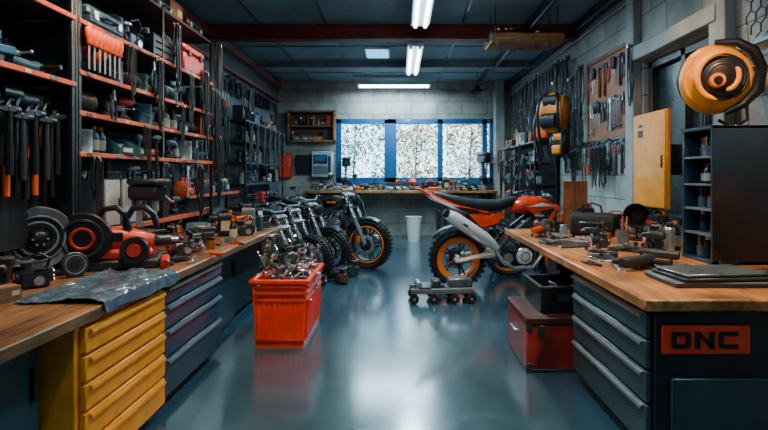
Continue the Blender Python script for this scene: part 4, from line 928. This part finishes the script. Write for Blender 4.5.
mk('frame',MB().box((0,0,.85),(.5,.6,.03),'cab_dark',.004).box((0,0,.35),(.5,.6,.03),'cab_dark',.004).box((-.24,-.28,.45),(.03,.03,.86),'dark_gray').box((.24,-.28,.45),(.03,.03,.86),'dark_gray').box((-.24,.28,.45),(.03,.03,.86),'dark_gray').box((.24,.28,.45),(.03,.03,.86),'dark_gray'),o)
for x in(-.22,.22):
    for y in(-.26,.26): mk('caster',MB().cyl((x-.02,y,.03),(x+.02,y,.03),.03,'rubber',n=14),o)
for i,(k,x,y) in enumerate([('part',2.25,8.15),('motor',2.45,8.15),('jug',2.2,8.4),('part',2.45,8.45),('spray',2.32,8.3)]): put(k,pick(k),(x,y,.865),i,1.1,'parts piled on the tool cart')
o=top('hanging_tray','wooden plank tray hung below the ceiling with hooks','tray',None,(1.72,7.1,3.3))
b=MB()
for i in range(4): b.box((-.36+i*.24,0,.0),(.24,.5,.03),'wood',.004)
b.box((0,-.25,.05),(.98,.03,.1),'wood',.004).box((0,.25,.05),(.98,.03,.1),'wood',.004)
mk('planks',b,o)
for x in(-.42,.42):
    for y in(-.2,.2): mk('hanging_rod',MB().cyl((x,y,.0),(x,y,H-3.3),.008,'dark_steel',n=6),o)
for x in(-.4,-.15,.1,.3): mk('hook',MB().tube([(x,-.24,-.01),(x,-.24,-.09),(x+.03,-.24,-.13),(x+.06,-.24,-.1)],.008,'dark_steel',6),o)
fill('x',1.26,2.15,7.1,3.32,.3,['carton','crate','coil','part'],0,'things stored on the hanging wooden tray',4)
o=top('ceiling_duct','thin dark pipe running under the ceiling','pipe',MB().tube([(1.95,2.0,3.7),(1.95,5,3.7),(1.95,8.5,3.7),(1.95,12.5,3.7)],.04,'black',10))
o=top('wall_conduit','dark red conduit running along the wall','pipe',MB().tube([(XL+.09,1,3.3),(XL+.09,12.5,3.3)],.03,'pipe_red',10).tube([(XL+.09,6.5,3.3),(XL+.09,6.5,3.55)],.02,'pipe_red',8))
o=top('wall_conduit','gray electrical conduit along the pale wall','pipe',MB().tube([(WX-.03,1,3.56),(WX-.03,12.3,3.56)],.022,'gray',10))
# ================================================================ BACK WALL
o=top('wall_shelf','brown framed open wall shelf with supplies','shelf',None,(-2.12,12.6,2.32))
W=1.1;b=MB()
for x in(-W/2,W/2): b.box((x,-.13,.36),(.05,.26,.76),'wood',.004)
for z in(0,.72): b.box((0,-.13,z),(W+.05,.26,.045),'wood',.004)
mk('frame',b,o); mk('shelf',MB().box((0,-.13,.36),(W-.05,.24,.03),'wood'),o); mk('back_panel',MB().box((0,-.012,.36),(W,.02,.72),'brown'),o)
fill('x',-2.62,-1.62,12.46,2.345,.28,['bottle','spray','jar','book','bin'],0,'supplies on the brown wall shelf',4,smin=.9,smax=1)
fill('x',-2.62,-1.62,12.46,2.697,.28,['bottle','spray','book','cup'],0,'supplies on the brown wall shelf',4,smin=.9,smax=1)
o=top('fire_hose_cabinet','small bright red wall cabinet','cabinet',None,(-2.78,12.6,1.43))
mk('body',MB().box((0,-.07,.3),(.3,.14,.62),'red',.008),o); dr=mk('door',MB().box((0,-.15,.3),(.26,.02,.56),'red_orange',.006),o); mk('handle',MB().box((.1,-.165,.3),(.02,.015,.07),'chrome'),dr)
o=top('vending_machine','pale wall-mounted parts washer with dark screen','machine',None,(-1.86,12.6,1.46))
mk('body',MB().box((0,-.12,.3),(.5,.24,.62),'light_gray',.012),o); mk('screen',MB().box((-.04,-.245,.42),(.34,.012,.22),'navy',.004).box((-.04,-.252,.44),(.26,.004,.12),'blue'),o); mk('control_panel',MB().box((-.04,-.245,.16),(.36,.012,.2),'gray',.004).box((.18,-.25,.3),(.06,.012,.4),'dark_gray',.003),o)
o=top('metal_locker','dark wall-mounted electrical cabinet','cabinet',None,(-2.34,12.6,1.55))
mk('body',MB().box((0,-.08,.22),(.32,.16,.44),'dark_gray',.01),o); dr=mk('door',MB().box((0,-.165,.22),(.28,.012,.4),'cab_dark',.005),o); mk('handle',MB().box((.1,-.175,.22),(.02,.014,.08),'black'),dr)
fill('x',-2.1,1.9,12.2,1.14,.38,['bottle','spray','jar','bin','drill','toolbox','part','crate','jug','worklamp','cup','motor','part'],0,'supplies on the bench under the window',4,smin=.9,smax=1.2)
fill('x',-2.1,2.1,11.93,1.14,.16,['jar','bin','tape','part','grinder','gear','part'],0,'small supplies on the bench under the window',4)
drill_press((2.05,12.35,1.14),.3,1.2); drill_press((-1.28,12.4,1.14),.2,1.05)
cabinet('drawer_cabinet','dark drawer cabinet below the window bench',.9,.6,1.07,[1,1,1,1],'cab_dark','cab_dark','gray',(-1.4,11.9,0),0)
cabinet('drawer_cabinet','gray drawer cabinet below the window bench',.8,.6,1.07,[1,1,1,1],'cab_dark','cab_gray','gray',(1.5,11.9,0),0)
put('tub',('white',),(.33,11.6,0),0,(1.3,1.3,2.2),None,'tall white plastic bucket standing on the floor')
# ================================================================ MOTORCYCLES
def wheel(parent,name,x,r,rimc,spokec,twin,orange_stripe,wide=False):
    b=MB(); ri=r-.085; lip=.06 if wide else .034
    b.lathe([(ri-lip,-.045),(ri,-.06),(ri+.012,-.05),(ri-.006,0),(ri+.012,.05),(ri,.06),(ri-lip,.045),(ri-lip-.002,0)],rimc,40,(x,0,r),'y',True)
    b.lathe([(0,-.07),(.035,-.07),(.04,-.05),(.05,-.045),(.05,.045),(.04,.05),(.035,.07),(0,.07)],'steel',18,(x,0,r),'y')
    ns=5 if twin else 18
    for i in range(ns):
        a=2*pi*i/ns
        if twin:
            for da in(-.15,.15):
                p=(x+.04*math.cos(a),0,r+.04*math.sin(a)); q=(x+(ri-.02)*math.cos(a+da),0,r+(ri-.02)*math.sin(a+da))
                b.tube([p,q],[.016,.011],spokec,6)
        else:
            s=1 if i%2 else -1
            b.tube([(x+.04*math.cos(a),s*.04,r+.04*math.sin(a)),(x+(ri-.02)*math.cos(a+.25*s),0,r+(ri-.02)*math.sin(a+.25*s))],.004,spokec,5)
    if orange_stripe: b.torus((x,-.056,r),'y',ri-.008,.011,'bright_orange',40,6); b.torus((x,.056,r),'y',ri-.008,.011,'bright_orange',40,6)
    wo=mk(name,b,parent)
    tw=1.15 if wide else 1
    t=MB().lathe([(ri,-.046),(ri+.03,-.072*tw),(r-.03,-.076*tw),(r-.012,-.05),(r-.006,0),(r-.012,.05),(r-.03,.076*tw),(ri+.03,.072*tw),(ri,.046)],'rubber',44,(x,0,r),'y',True)
    nk=30 if wide else 40
    for i in range(nk):
        a=2*pi*i/nk
        for s in(-1,1): t.box((x+(r-.008)*math.cos(a+.04*s),s*.044,r+(r-.008)*math.sin(a+.04*s)),(.03,.046,.036 if wide else .028),'rubber',0,(0,-a,0))
    mk('tire',t,wo)
    d=MB()
    for s in((-1,1) if name=='front_wheel' else (1,)): d.lathe([(.085,s*.078),(.13,s*.078),(.13,s*.084),(.085,s*.084)],'chrome',30,(x,0,r),'y',True); d.lathe([(.03,s*.07),(.088,s*.078),(.088,s*.084),(.03,s*.075)],'dark_steel',8,(x,0,r),'y',True)
    mk('brake_disc',d,wo)
    return wo
def motorcycle(label,loc,yaw,s,body,rim,spoke,twin,stripe,style,rr=.34):
    o=top('motorcycle',label,'motorcycle',None,loc,(0,0,yaw),scale=s)
    dirt=style=='dirt'; strip=style=='stripped'
    WB=1.36; r=rr
    wheel(o,'rear_wheel',0,r,rim,spoke,twin,stripe,dirt); wheel(o,'front_wheel',WB,r,rim,spoke,twin,stripe,dirt)
    fc='gray' if strip else 'dark_gray'
    b=MB()
    for sd in(-1,1):
        b.tube([(1.06,sd*.03,.93),(.9,sd*.12,.84),(.6,sd*.14,.62),(.46,sd*.13,.42)],.026,fc,8)
        b.tube([(1.08,sd*.03,.84),(1.0,sd*.1,.6),(.93,sd*.11,.34),(.8,sd*.11,.24),(.5,sd*.11,.26),(.46,sd*.13,.42)],.017,fc,8)
        b.tube([(.62,sd*.11,.74),(.3,sd*.11,.8),(-.1,sd*.08,.9),(-.26,sd*.05,.93)],.014,fc,7)
        b.tube([(.47,sd*.12,.5),(.3,sd*.11,.66),(.05,sd*.09,.86)],.014,fc,7)
        b.tube([(.95,sd*.11,.82),(.75,sd*.13,.55),(.98,sd*.1,.52)],.011,fc,6)
    b.cyl((1.04,0,1.0),(1.1,0,.82),.035,'dark_gray')
    mk('frame',b,o)
    b=MB()
    for sd in(-1,1):
        b.tube([(.46,sd*.11,.42),(.3,sd*.12,.4),(0,sd*.125,r),(-.06,sd*.125,r-.005)],[.04,.036,.028,.022],'silver' if (dirt or strip) else 'gray',8)
        b.box((-.02,sd*.13,r),(.1,.02,.05),'steel',.006)
    b.cyl((0,-.15,r),(0,.15,r),.014,'steel'); mk('swingarm',b,o)
    b=MB()
    for sd in(-1,1):
        b.cyl((1.05,sd*.105,1.04),(1.22,sd*.105,.66),.024,'brass' if dirt else 'chrome'); b.cyl((1.2,sd*.105,.7),(1.36,sd*.105,r),.032,'black' if dirt else 'gray'); b.box((1.36,sd*.105,r),(.07,.04,.07),'dark_steel',.01)
    b.box((1.06,0,1.02),(.09,.27,.035),'steel',.008,(0,.4,0)).box((1.12,0,.87),(.09,.27,.04),'steel',.008,(0,.4,0)).cyl((1.36,-.13,r),(1.36,.13,r),.013,'steel')
    b.box((1.27,-.125,r+.07),(.05,.05,.1),'orange' if not dirt else 'black',.01)
    mk('fork',b,o)
    hb=mk('handlebar',MB().tube([(.93,-.4,1.13),(.98,-.27,1.15),(1.05,-.12,1.09),(1.06,.12,1.09),(.98,.27,1.15),(.93,.4,1.13)],.012,'black' if dirt else 'steel',8),o)
    for sd in(-1,1):
        mk('grip',MB().cyl((.965,sd*.29,1.147),(.925,sd*.42,1.128),.019,'rubber').ball((.922,sd*.425,1.127),.02,'steel',8,6),hb)
        mk('lever',MB().tube([(1.0,sd*.27,1.14),(1.03,sd*.31,1.135),(.99,sd*.41,1.12)],.006,'steel',6).box((.99,sd*.25,1.16),(.05,.04,.03),'dark_gray',.005),hb)
        if not strip and not dirt: mk('mirror',MB().tube([(.98,sd*.27,1.15),(1.0,sd*.33,1.22),(.98,sd*.36,1.26)],.006,'black',6).loft([(.965,sd*.38,1.28,.05,.028),(.985,sd*.38,1.28,.065,.04),(1.0,sd*.38,1.28,.05,.028)],'black',14),hb)
    b=MB().box((.72,0,.38),(.42,.26,.22),'gray' if not dirt else 'dark_steel',.04).box((.66,0,.29),(.34,.2,.1),'dark_gray',.03)
    def cylblock(px,pz,ang):
        b.x=Matrix.Translation((px,0,pz))@Matrix.Rotation(ang,4,'Y')
        for i in range(9): b.box((0,0,i*.026),(.2-.004*abs(i-4),.22,.012),'steel' if not dirt else 'dark_steel',.003)
        b.box((0,0,.11),(.16,.17,.24),'dark_steel').box((0,0,.26),(.2,.2,.06),'steel',.015).cyl((0,-.11,.26),(0,.11,.26),.025,'chrome'); b.x=Matrix.Identity(4)
    cylblock(.84,.5,.35)
    if not dirt: cylblock(.62,.5,-.4)
    for sd in(-1,1):
        b.lathe([(0,sd*.17),(.07,sd*.17),(.095,sd*.155),(.105,sd*.12)],'silver' if dirt else 'steel',22,(.8,0,.38),'y'); b.lathe([(0,sd*.16),(.05,sd*.16),(.065,sd*.12)],'steel',16,(.6,0,.36),'y')
        b.torus((.8,sd*.17,.38),'y',.055,.006,'dark_steel',20,5)
        for k in range(6):
            a=k*pi/3; b.cyl((.8+.085*math.cos(a),sd*.15,.38+.085*math.sin(a)),(.8+.085*math.cos(a),sd*.172,.38+.085*math.sin(a)),.008,'chrome',n=6)
        b.tube([(.5,sd*.1,.7),(.6,sd*.16,.62),(.7,sd*.17,.5),(.9,sd*.15,.56)],.01,'black',6).tube([(.4,sd*.1,.75),(.5,sd*.17,.55),(.62,sd*.18,.46)],.008,'dark_gray',6)
    b.cyl((.45,-.06,.66),(.45,.06,.66),.06,'dark_gray').box((.36,0,.6),(.16,.18,.14),'black',.02)
    mk('engine',b,o)
    if not strip: mk('radiator',MB().box((1.03,0,.66),(.04,.28,.26),'black',.008,(0,-.2,0)).box((1.055,0,.66),(.01,.24,.22),'dark_steel',0,(0,-.2,0)),o)
    if dirt:
        b=MB().tube([(.93,-.04,.62),(1.02,-.08,.55),(1.02,-.12,.38),(.9,-.15,.25),(.66,-.16,.24),(.5,-.17,.34),(.4,-.19,.5),(.36,-.2,.56)],.024,'chrome',9)
        b.tube([(.44,-.2,.49),(.36,-.21,.55),(.28,-.215,.61),(-.1,-.235,.86),(-.17,-.235,.9)],[.035,.06,.076,.082,.06],'silver',20)
        b.cyl((-.15,-.235,.89),(-.22,-.235,.935),.046,'black')
        b.x=Matrix.Translation((.02,-.228,.782)); b.box((0,-.0,0),(.1,.166,.06),'dark_steel',.02,(0,.57,0)); b.x=Matrix.Identity(4)
    else:
        b=MB().tube([(.95,-.05,.66),(1.06,-.09,.56),(1.03,-.14,.36),(.9,-.17,.24),(.66,-.18,.22),(.45,-.19,.28),(.3,-.2,.36)],.024,'chrome',9).tube([(.52,-.05,.68),(.44,-.16,.6),(.5,-.2,.44),(.42,-.2,.34),(.3,-.2,.36)],.024,'chrome',9)
        b.tube([(.34,-.2,.34),(.26,-.2,.38),(.2,-.21,.41),(-.16,-.23,.5),(-.2,-.23,.51)],[.03,.045,.06,.064,.045],'chrome',16).cyl((-.19,-.23,.505),(-.23,-.23,.515),.034,'black')
    mk('exhaust',b,o)
    if not strip:
        if dirt: sec=[(.66,0,.95,.08,.05),(.7,0,.98,.12,.08),(.82,0,1.0,.15,.1),(.98,0,1.0,.16,.105),(1.1,0,.99,.13,.09),(1.17,0,.97,.09,.06)]
        else: sec=[(.56,0,.85,.08,.04),(.62,0,.87,.12,.065),(.72,0,.89,.14,.08),(.86,0,.91,.15,.085),(.96,0,.92,.12,.07),(1.02,0,.92,.08,.05)]
        mk('fuel_tank',MB().loft(sec,body,20,2.6).cyl((.86,0,sec[3][2]+sec[3][4]-.015),(.86,0,sec[3][2]+sec[3][4]+.01),.04,'steel',n=16).box((.86,-sec[3][3]+.005,sec[3][2]),(.14,.03,.03),'orange' if not dirt else 'black',.008),o)
    else:
        mk('wiring_box',MB().box((.7,0,.82),(.3,.16,.08),'black',.01).cyl((.6,-.05,.86),(.85,-.05,.9),.02,'dark_gray').tube([(.5,.05,.86),(.7,.1,.93),(.9,.02,.95),(1.05,-.05,.98)],.01,'orange',6).tube([(.5,-.05,.84),(.6,-.12,.92),(.85,-.1,.97),(1.05,.05,1.0)],.009,'black',6),o)
    if dirt:
        mk('seat',MB().loft([(-.3,0,1.14,.05,.015),(-.22,0,1.115,.1,.04),(.0,0,1.045,.13,.062),(.25,0,.995,.14,.072),(.5,0,.99,.13,.072),(.68,0,1.04,.1,.055),(.74,0,1.07,.06,.03)],'padding',18,3),o)
        tip=.54
        mk('tail_fairing',MB().loft([(-tip,0,1.215,.01,.006),(-tip+.08,0,1.185,.045,.016),(-.28,0,1.09,.1,.034),(-.05,0,.985,.13,.045),(.2,0,.93,.135,.04),(.35,0,.91,.12,.03)],body,18,3),o)
        for sd in(-1,1): mk('side_decal',MB().prism([(-.38,1.135),(-.12,1.02),(.1,.955),(.12,.93),(-.1,.975),(-.3,1.06)],'y',sd*.125-.012,sd*.125+.012,'white').prism([(-.1,1.0),(.2,.95),(.3,.9),(.1,.905)],'y',sd*.133-.012,sd*.133+.012,'black'),o,'angular white and black side decal')
        mk('tail_light',MB().box((-tip-.005,0,1.215),(.02,.04,.015),'red',.004),o)
    else:
        mk('seat',MB().loft([(-.2,0,.97,.06,.02),(-.14,0,.955,.1,.03),(.1,0,.92,.13,.035),(.3,0,.87,.14,.04),(.5,0,.87,.12,.04),(.62,0,.88,.08,.03)],'padding',18,3),o)
        mk('tail_fairing',MB().loft([(-.3,0,.94,.03,.015),(-.25,0,.93,.06,.03),(-.1,0,.89,.09,.035),(.1,0,.84,.1,.03)],body,18,3),o)
        mk('tail_light',MB().box((-.305,0,.945),(.02,.06,.03),'red',.004),o)
    if not strip:
        for sd in(-1,1):
            if dirt:
                mk('side_panel',MB().prism([(.1,.9),(.36,.88),(.56,.92),(.46,.78),(.26,.74)],'y',sd*.14-.01,sd*.14+.01,body),o)
                mk('shroud',MB().prism([(.78,.99),(1.0,1.06),(1.24,.99),(1.16,.88),(1.04,.7),(.98,.72),(.95,.84)],'y',sd*.185-.008,sd*.185+.008,body).prism([(.97,.93),(1.16,.96),(1.1,.88),(1.02,.78)],'y',sd*.197-.006,sd*.197+.006,'black').prism([(.82,.98),(1.0,1.03),(1.16,.99),(1.0,.985)],'y',sd*.197-.006,sd*.197+.006,'white'),o)
            else: mk('side_panel',MB().prism([(.12,.82),(.34,.78),(.44,.78),(.4,.68),(.26,.68)],'y',sd*.125-.01,sd*.125+.01,body),o)
    for sd in(-1,1): mk('foot_peg',MB().cyl((.5,sd*.12,.36),(.5,sd*.24,.36),.012,'steel').box((.5,sd*.15,.4),(.06,.02,.1),'dark_steel',.005),o)
    def fender(x,a0,a1,rq,w,c,zr=r):
        vs=[];fs=[];n=12
        for i in range(n+1):
            a=math.radians(a0+(a1-a0)*i/n)
            for q,dr in((-w,-.02),(-w*.6,0),(w*.6,0),(w,-.02)): vs.append((x+(rq+dr)*math.cos(a),q,zr+(rq+dr)*math.sin(a)))
        for i in range(n):
            for k in range(3): fs.append((i*4+k,(i+1)*4+k,(i+1)*4+k+1,i*4+k+1))
        return MB().add(vs,fs,c)
    if not strip:
        mk('front_fender',fender(WB,60,140,r+.035,.07,body),o)
        mk('rear_fender',fender(0,60,140,r+.07,.08,'black'),o)
        if not dirt: mk('headlight',MB().lathe([(.03,1.12),(.07,1.15),(.078,1.2),(.075,1.21)],'black',20,(0,0,.94),'x').lathe([(.0,1.225),(.05,1.22),(.07,1.21),(.078,1.2)],'dark_steel',20,(0,0,.94),'x'),o)
        else: mk('number_plate',MB().box((1.2,0,1.02),(.03,.2,.2),'black',.012,(0,-.35,0)).box((1.23,0,.98),(.03,.14,.1),'lens',.012,(0,-.35,0)),o)
    mk('chain',MB().tube([(0,.09,r+.09),(.5,.09,.42),(.55,.09,.37),(.5,.09,.34),(0,.09,r-.09),(-.07,.09,r-.04),(-.07,.09,r+.05)],.009,'dark_steel',6,True).lathe([(.06,.085),(.09,.085),(.09,.095),(.06,.095)],'steel',24,(0,0,r),'y',True),o)
    b=MB().cyl((.4,0,.72),(.34,0,.44),.014,'steel')
    for i in range(6): b.torus((.395-i*.011,0,.7-i*.045),'z',.03,.008,'orange',14,6)
    if not dirt:
        for sd in(-1,1):
            b.cyl((.14,sd*.13,.82),(.03,sd*.14,r+.05),.012,'chrome')
            for i in range(8): b.torus((.125-i*.011,sd*.131,.76-i*.036),'z',.024,.006,'steel',12,5)
    mk('shock_absorber',b,o)
    mk('kickstand',MB().tube([(.55,.12,.28),(.5,.28,.01)],.011,'black',7),o)
    mk('cables',MB().tube([(1.02,-.2,1.12),(1.14,-.16,1.0),(1.12,-.12,.8),(.95,-.1,.7)],.006,'black',6).tube([(1.02,.2,1.12),(1.16,.14,1.02),(1.1,.1,.8),(.9,.1,.66)],.006,'black',6).tube([(1.0,.24,1.12),(1.2,.18,.9),(1.34,.13,.45)],.005,'black',6),o)
    return o
motorcycle('glossy red-orange off-road motorcycle with large silver exhaust',(.78,6.85,0),math.radians(8),1.1,'bike_red','bright_orange','dark_gray',True,False,'dirt',.345)
motorcycle('black motorcycle with orange rim stripe and exposed engine',(-1.98,8.75,0),math.radians(-20),1.16,'black','black','dark_steel',True,True,'naked')
motorcycle('dark motorcycle with chrome twin pipes between others',(-2.34,8.2,0),math.radians(-22),1.03,'black','black','dark_steel',True,False,'naked')
motorcycle('stripped bare-frame motorcycle between other motorcycles',(-2.45,7.66,0),math.radians(-23),.98,'black','black','steel',False,False,'stripped')
motorcycle('low dark motorcycle missing its tank and lights',(-2.5,7.15,0),math.radians(-21),.93,'orange','dark_steel','dark_gray',True,False,'stripped')
for i,(x,y,k) in enumerate([(-1.12,7.0,'part'),(-.98,7.3,'motor'),(-.8,7.1,'part'),(-1.15,6.75,'gear'),(-.72,7.6,'part')]): put(k,[('dark_gray',)][0] if k!='gear' else ('steel',),(x,y,0),i,1.25,'spare engine parts on the floor beside motorcycles')
o=top('spare_wheel','spare motorcycle wheel with orange rim, upright','wheel',None,(1.62,7.6,0),(0,0,.1))
wheel(o,'wheel',0,.37,'bright_orange','gray',True,False,True)
mk('stand',MB().box((0,0,.012),(.3,.28,.024),'dark_gray',.004).tube([(-.2,.12,.02),(0,.12,.36),(.2,.12,.02)],.012,'dark_gray',7),o)
o=top('wheel_dolly','worn gray motorcycle dolly with chunky casters','dolly',None,(.5,6.12,0),.05)
b=MB().box((0,-.13,.14),(.74,.05,.06),'gray',.008).box((0,.13,.14),(.74,.05,.06),'gray',.008).box((-.2,0,.16),(.14,.3,.06),'dark_steel',.006).box((.2,0,.16),(.3,.3,.03),'gray',.006)
mk('frame',b,o)
mk('cradle_block',MB().box((.22,0,.225),(.28,.2,.1),'pan',.014),o); mk('roller',MB().cyl((-.27,-.12,.2),(-.27,.12,.2),.04,'steel'),o); mk('stop_block',MB().box((-.06,0,.21),(.1,.2,.09),'dark_steel',.01),o)
mk('clamp_arm',MB().tube([(.3,0,.27),(.37,0,.33),(.42,0,.38)],.016,'dark_steel',7),o)
for x in(-.33,-.1,.14,.34):
    for y in(-.16,.16): mk('caster',MB().lathe([(.012,-.022),(.05,-.022),(.056,-.012),(.056,.012),(.05,.022),(.012,.022)],'rubber',16,(x,y,.056),'y',True).cyl((x,y-.028,.056),(x,y+.028,.056),.016,'steel').box((x,y,.115),(.06,.05,.02),'dark_steel'),o)
put('toolbox',('teal','steel'),(-.45,10.6,0),.5,1,None)
# ================================================================ OUTSIDE
top('ground_outside','pale frosty ground outside the window','ground',MB().box((0,20,.0),(30,14,.1),'ground_snow'),(0,0,-.1),kind='stuff')
def tree(x,y,seed,cs,nl,rx=1.0):
    o=top('tree','small leafy tree seen through the window','tree',None,(x,y,0),group='trees outside the window')
    rr=random.Random(seed); b=MB().tube([(0,0,0),(.05,0,.8),(0,.05,1.6),(.05,0,2.6),(.1,0,3.6)],[.05,.04,.03,.02,.012],'bark',8)
    for i in range(14):
        z=rr.uniform(.9,3.4); a=rr.uniform(0,6.28); L=rr.uniform(.5,1.1)*rx; q=(L*math.cos(a),L*.4*math.sin(a),z+rr.uniform(.1,.6))
        b.tube([(0,0,z),(q[0]*.5,q[1]*.5,z+.1),q],[.014,.01,.004],'bark',5)
    mk('trunk',b,o)
    for ci,c in enumerate(cs):
        l=MB(); vs=[];fs=[]
        for i in range(nl//len(cs)):
            c0=Vector((rr.uniform(-rx,rx),rr.uniform(-.5,.5),rr.uniform(.8,3.9)))
            if noise.noise(c0*1.3+Vector((ci*7,seed,0)))<-.12: continue
            e=Euler((rr.uniform(0,6),rr.uniform(0,6),rr.uniform(0,6))).to_matrix(); s=rr.uniform(.02,.06); k=len(vs)
            for d in((-s,0,0),(0,-s*.6,0),(s,0,0),(0,s*.6,0)): vs.append(c0+e@Vector(d))
            fs.append((k,k+1,k+2,k+3))
        l.add(vs,fs,c); lo=mk('foliage',l,o); lo['kind']='stuff'
tree(-1.35,15.2,1,['leaf_dark','leaf','leaf_dark'],8000,.95); tree(.5,15.6,2,['leaf_gold','leaf','leaf_gold','leaf_brown'],8000,.85); tree(2.1,15.2,3,['leaf_gold','leaf_brown','leaf'],7000,.7)
# ================================================================ WORLD & CAMERA
W=bpy.data.worlds.new('sky'); bpy.context.scene.world=W; W.use_nodes=True; nt=W.node_tree
bg=nt.nodes['Background']; tc=nt.nodes.new('ShaderNodeTexCoord'); sp=nt.nodes.new('ShaderNodeSeparateXYZ'); cr=nt.nodes.new('ShaderNodeValToRGB')
nt.links.new(tc.outputs['Generated'],sp.inputs[0]); nt.links.new(sp.outputs['Z'],cr.inputs[0]); nt.links.new(cr.outputs[0],bg.inputs[0])
cr.color_ramp.elements[0].color=(.72,.92,1,1); cr.color_ramp.elements[1].color=(.45,.72,1,1); bg.inputs[1].default_value=7.5
l=area('window_portal',(.39,YB+.3,2.1),3.9,1.6,1,(1,1,1),(-pi/2,0,0)); l.data.cycles.is_portal=True
cam=bpy.data.cameras.new('camera'); co=bpy.data.objects.new('camera',cam); COL.objects.link(co)
co.location=(0,0,1.5); co.rotation_euler=(pi/2,0,0); cam.lens=24; cam.sensor_width=36; cam.shift_x=-15/768; cam.shift_y=-40/768; cam.clip_start=.05
bpy.context.scene.camera=co
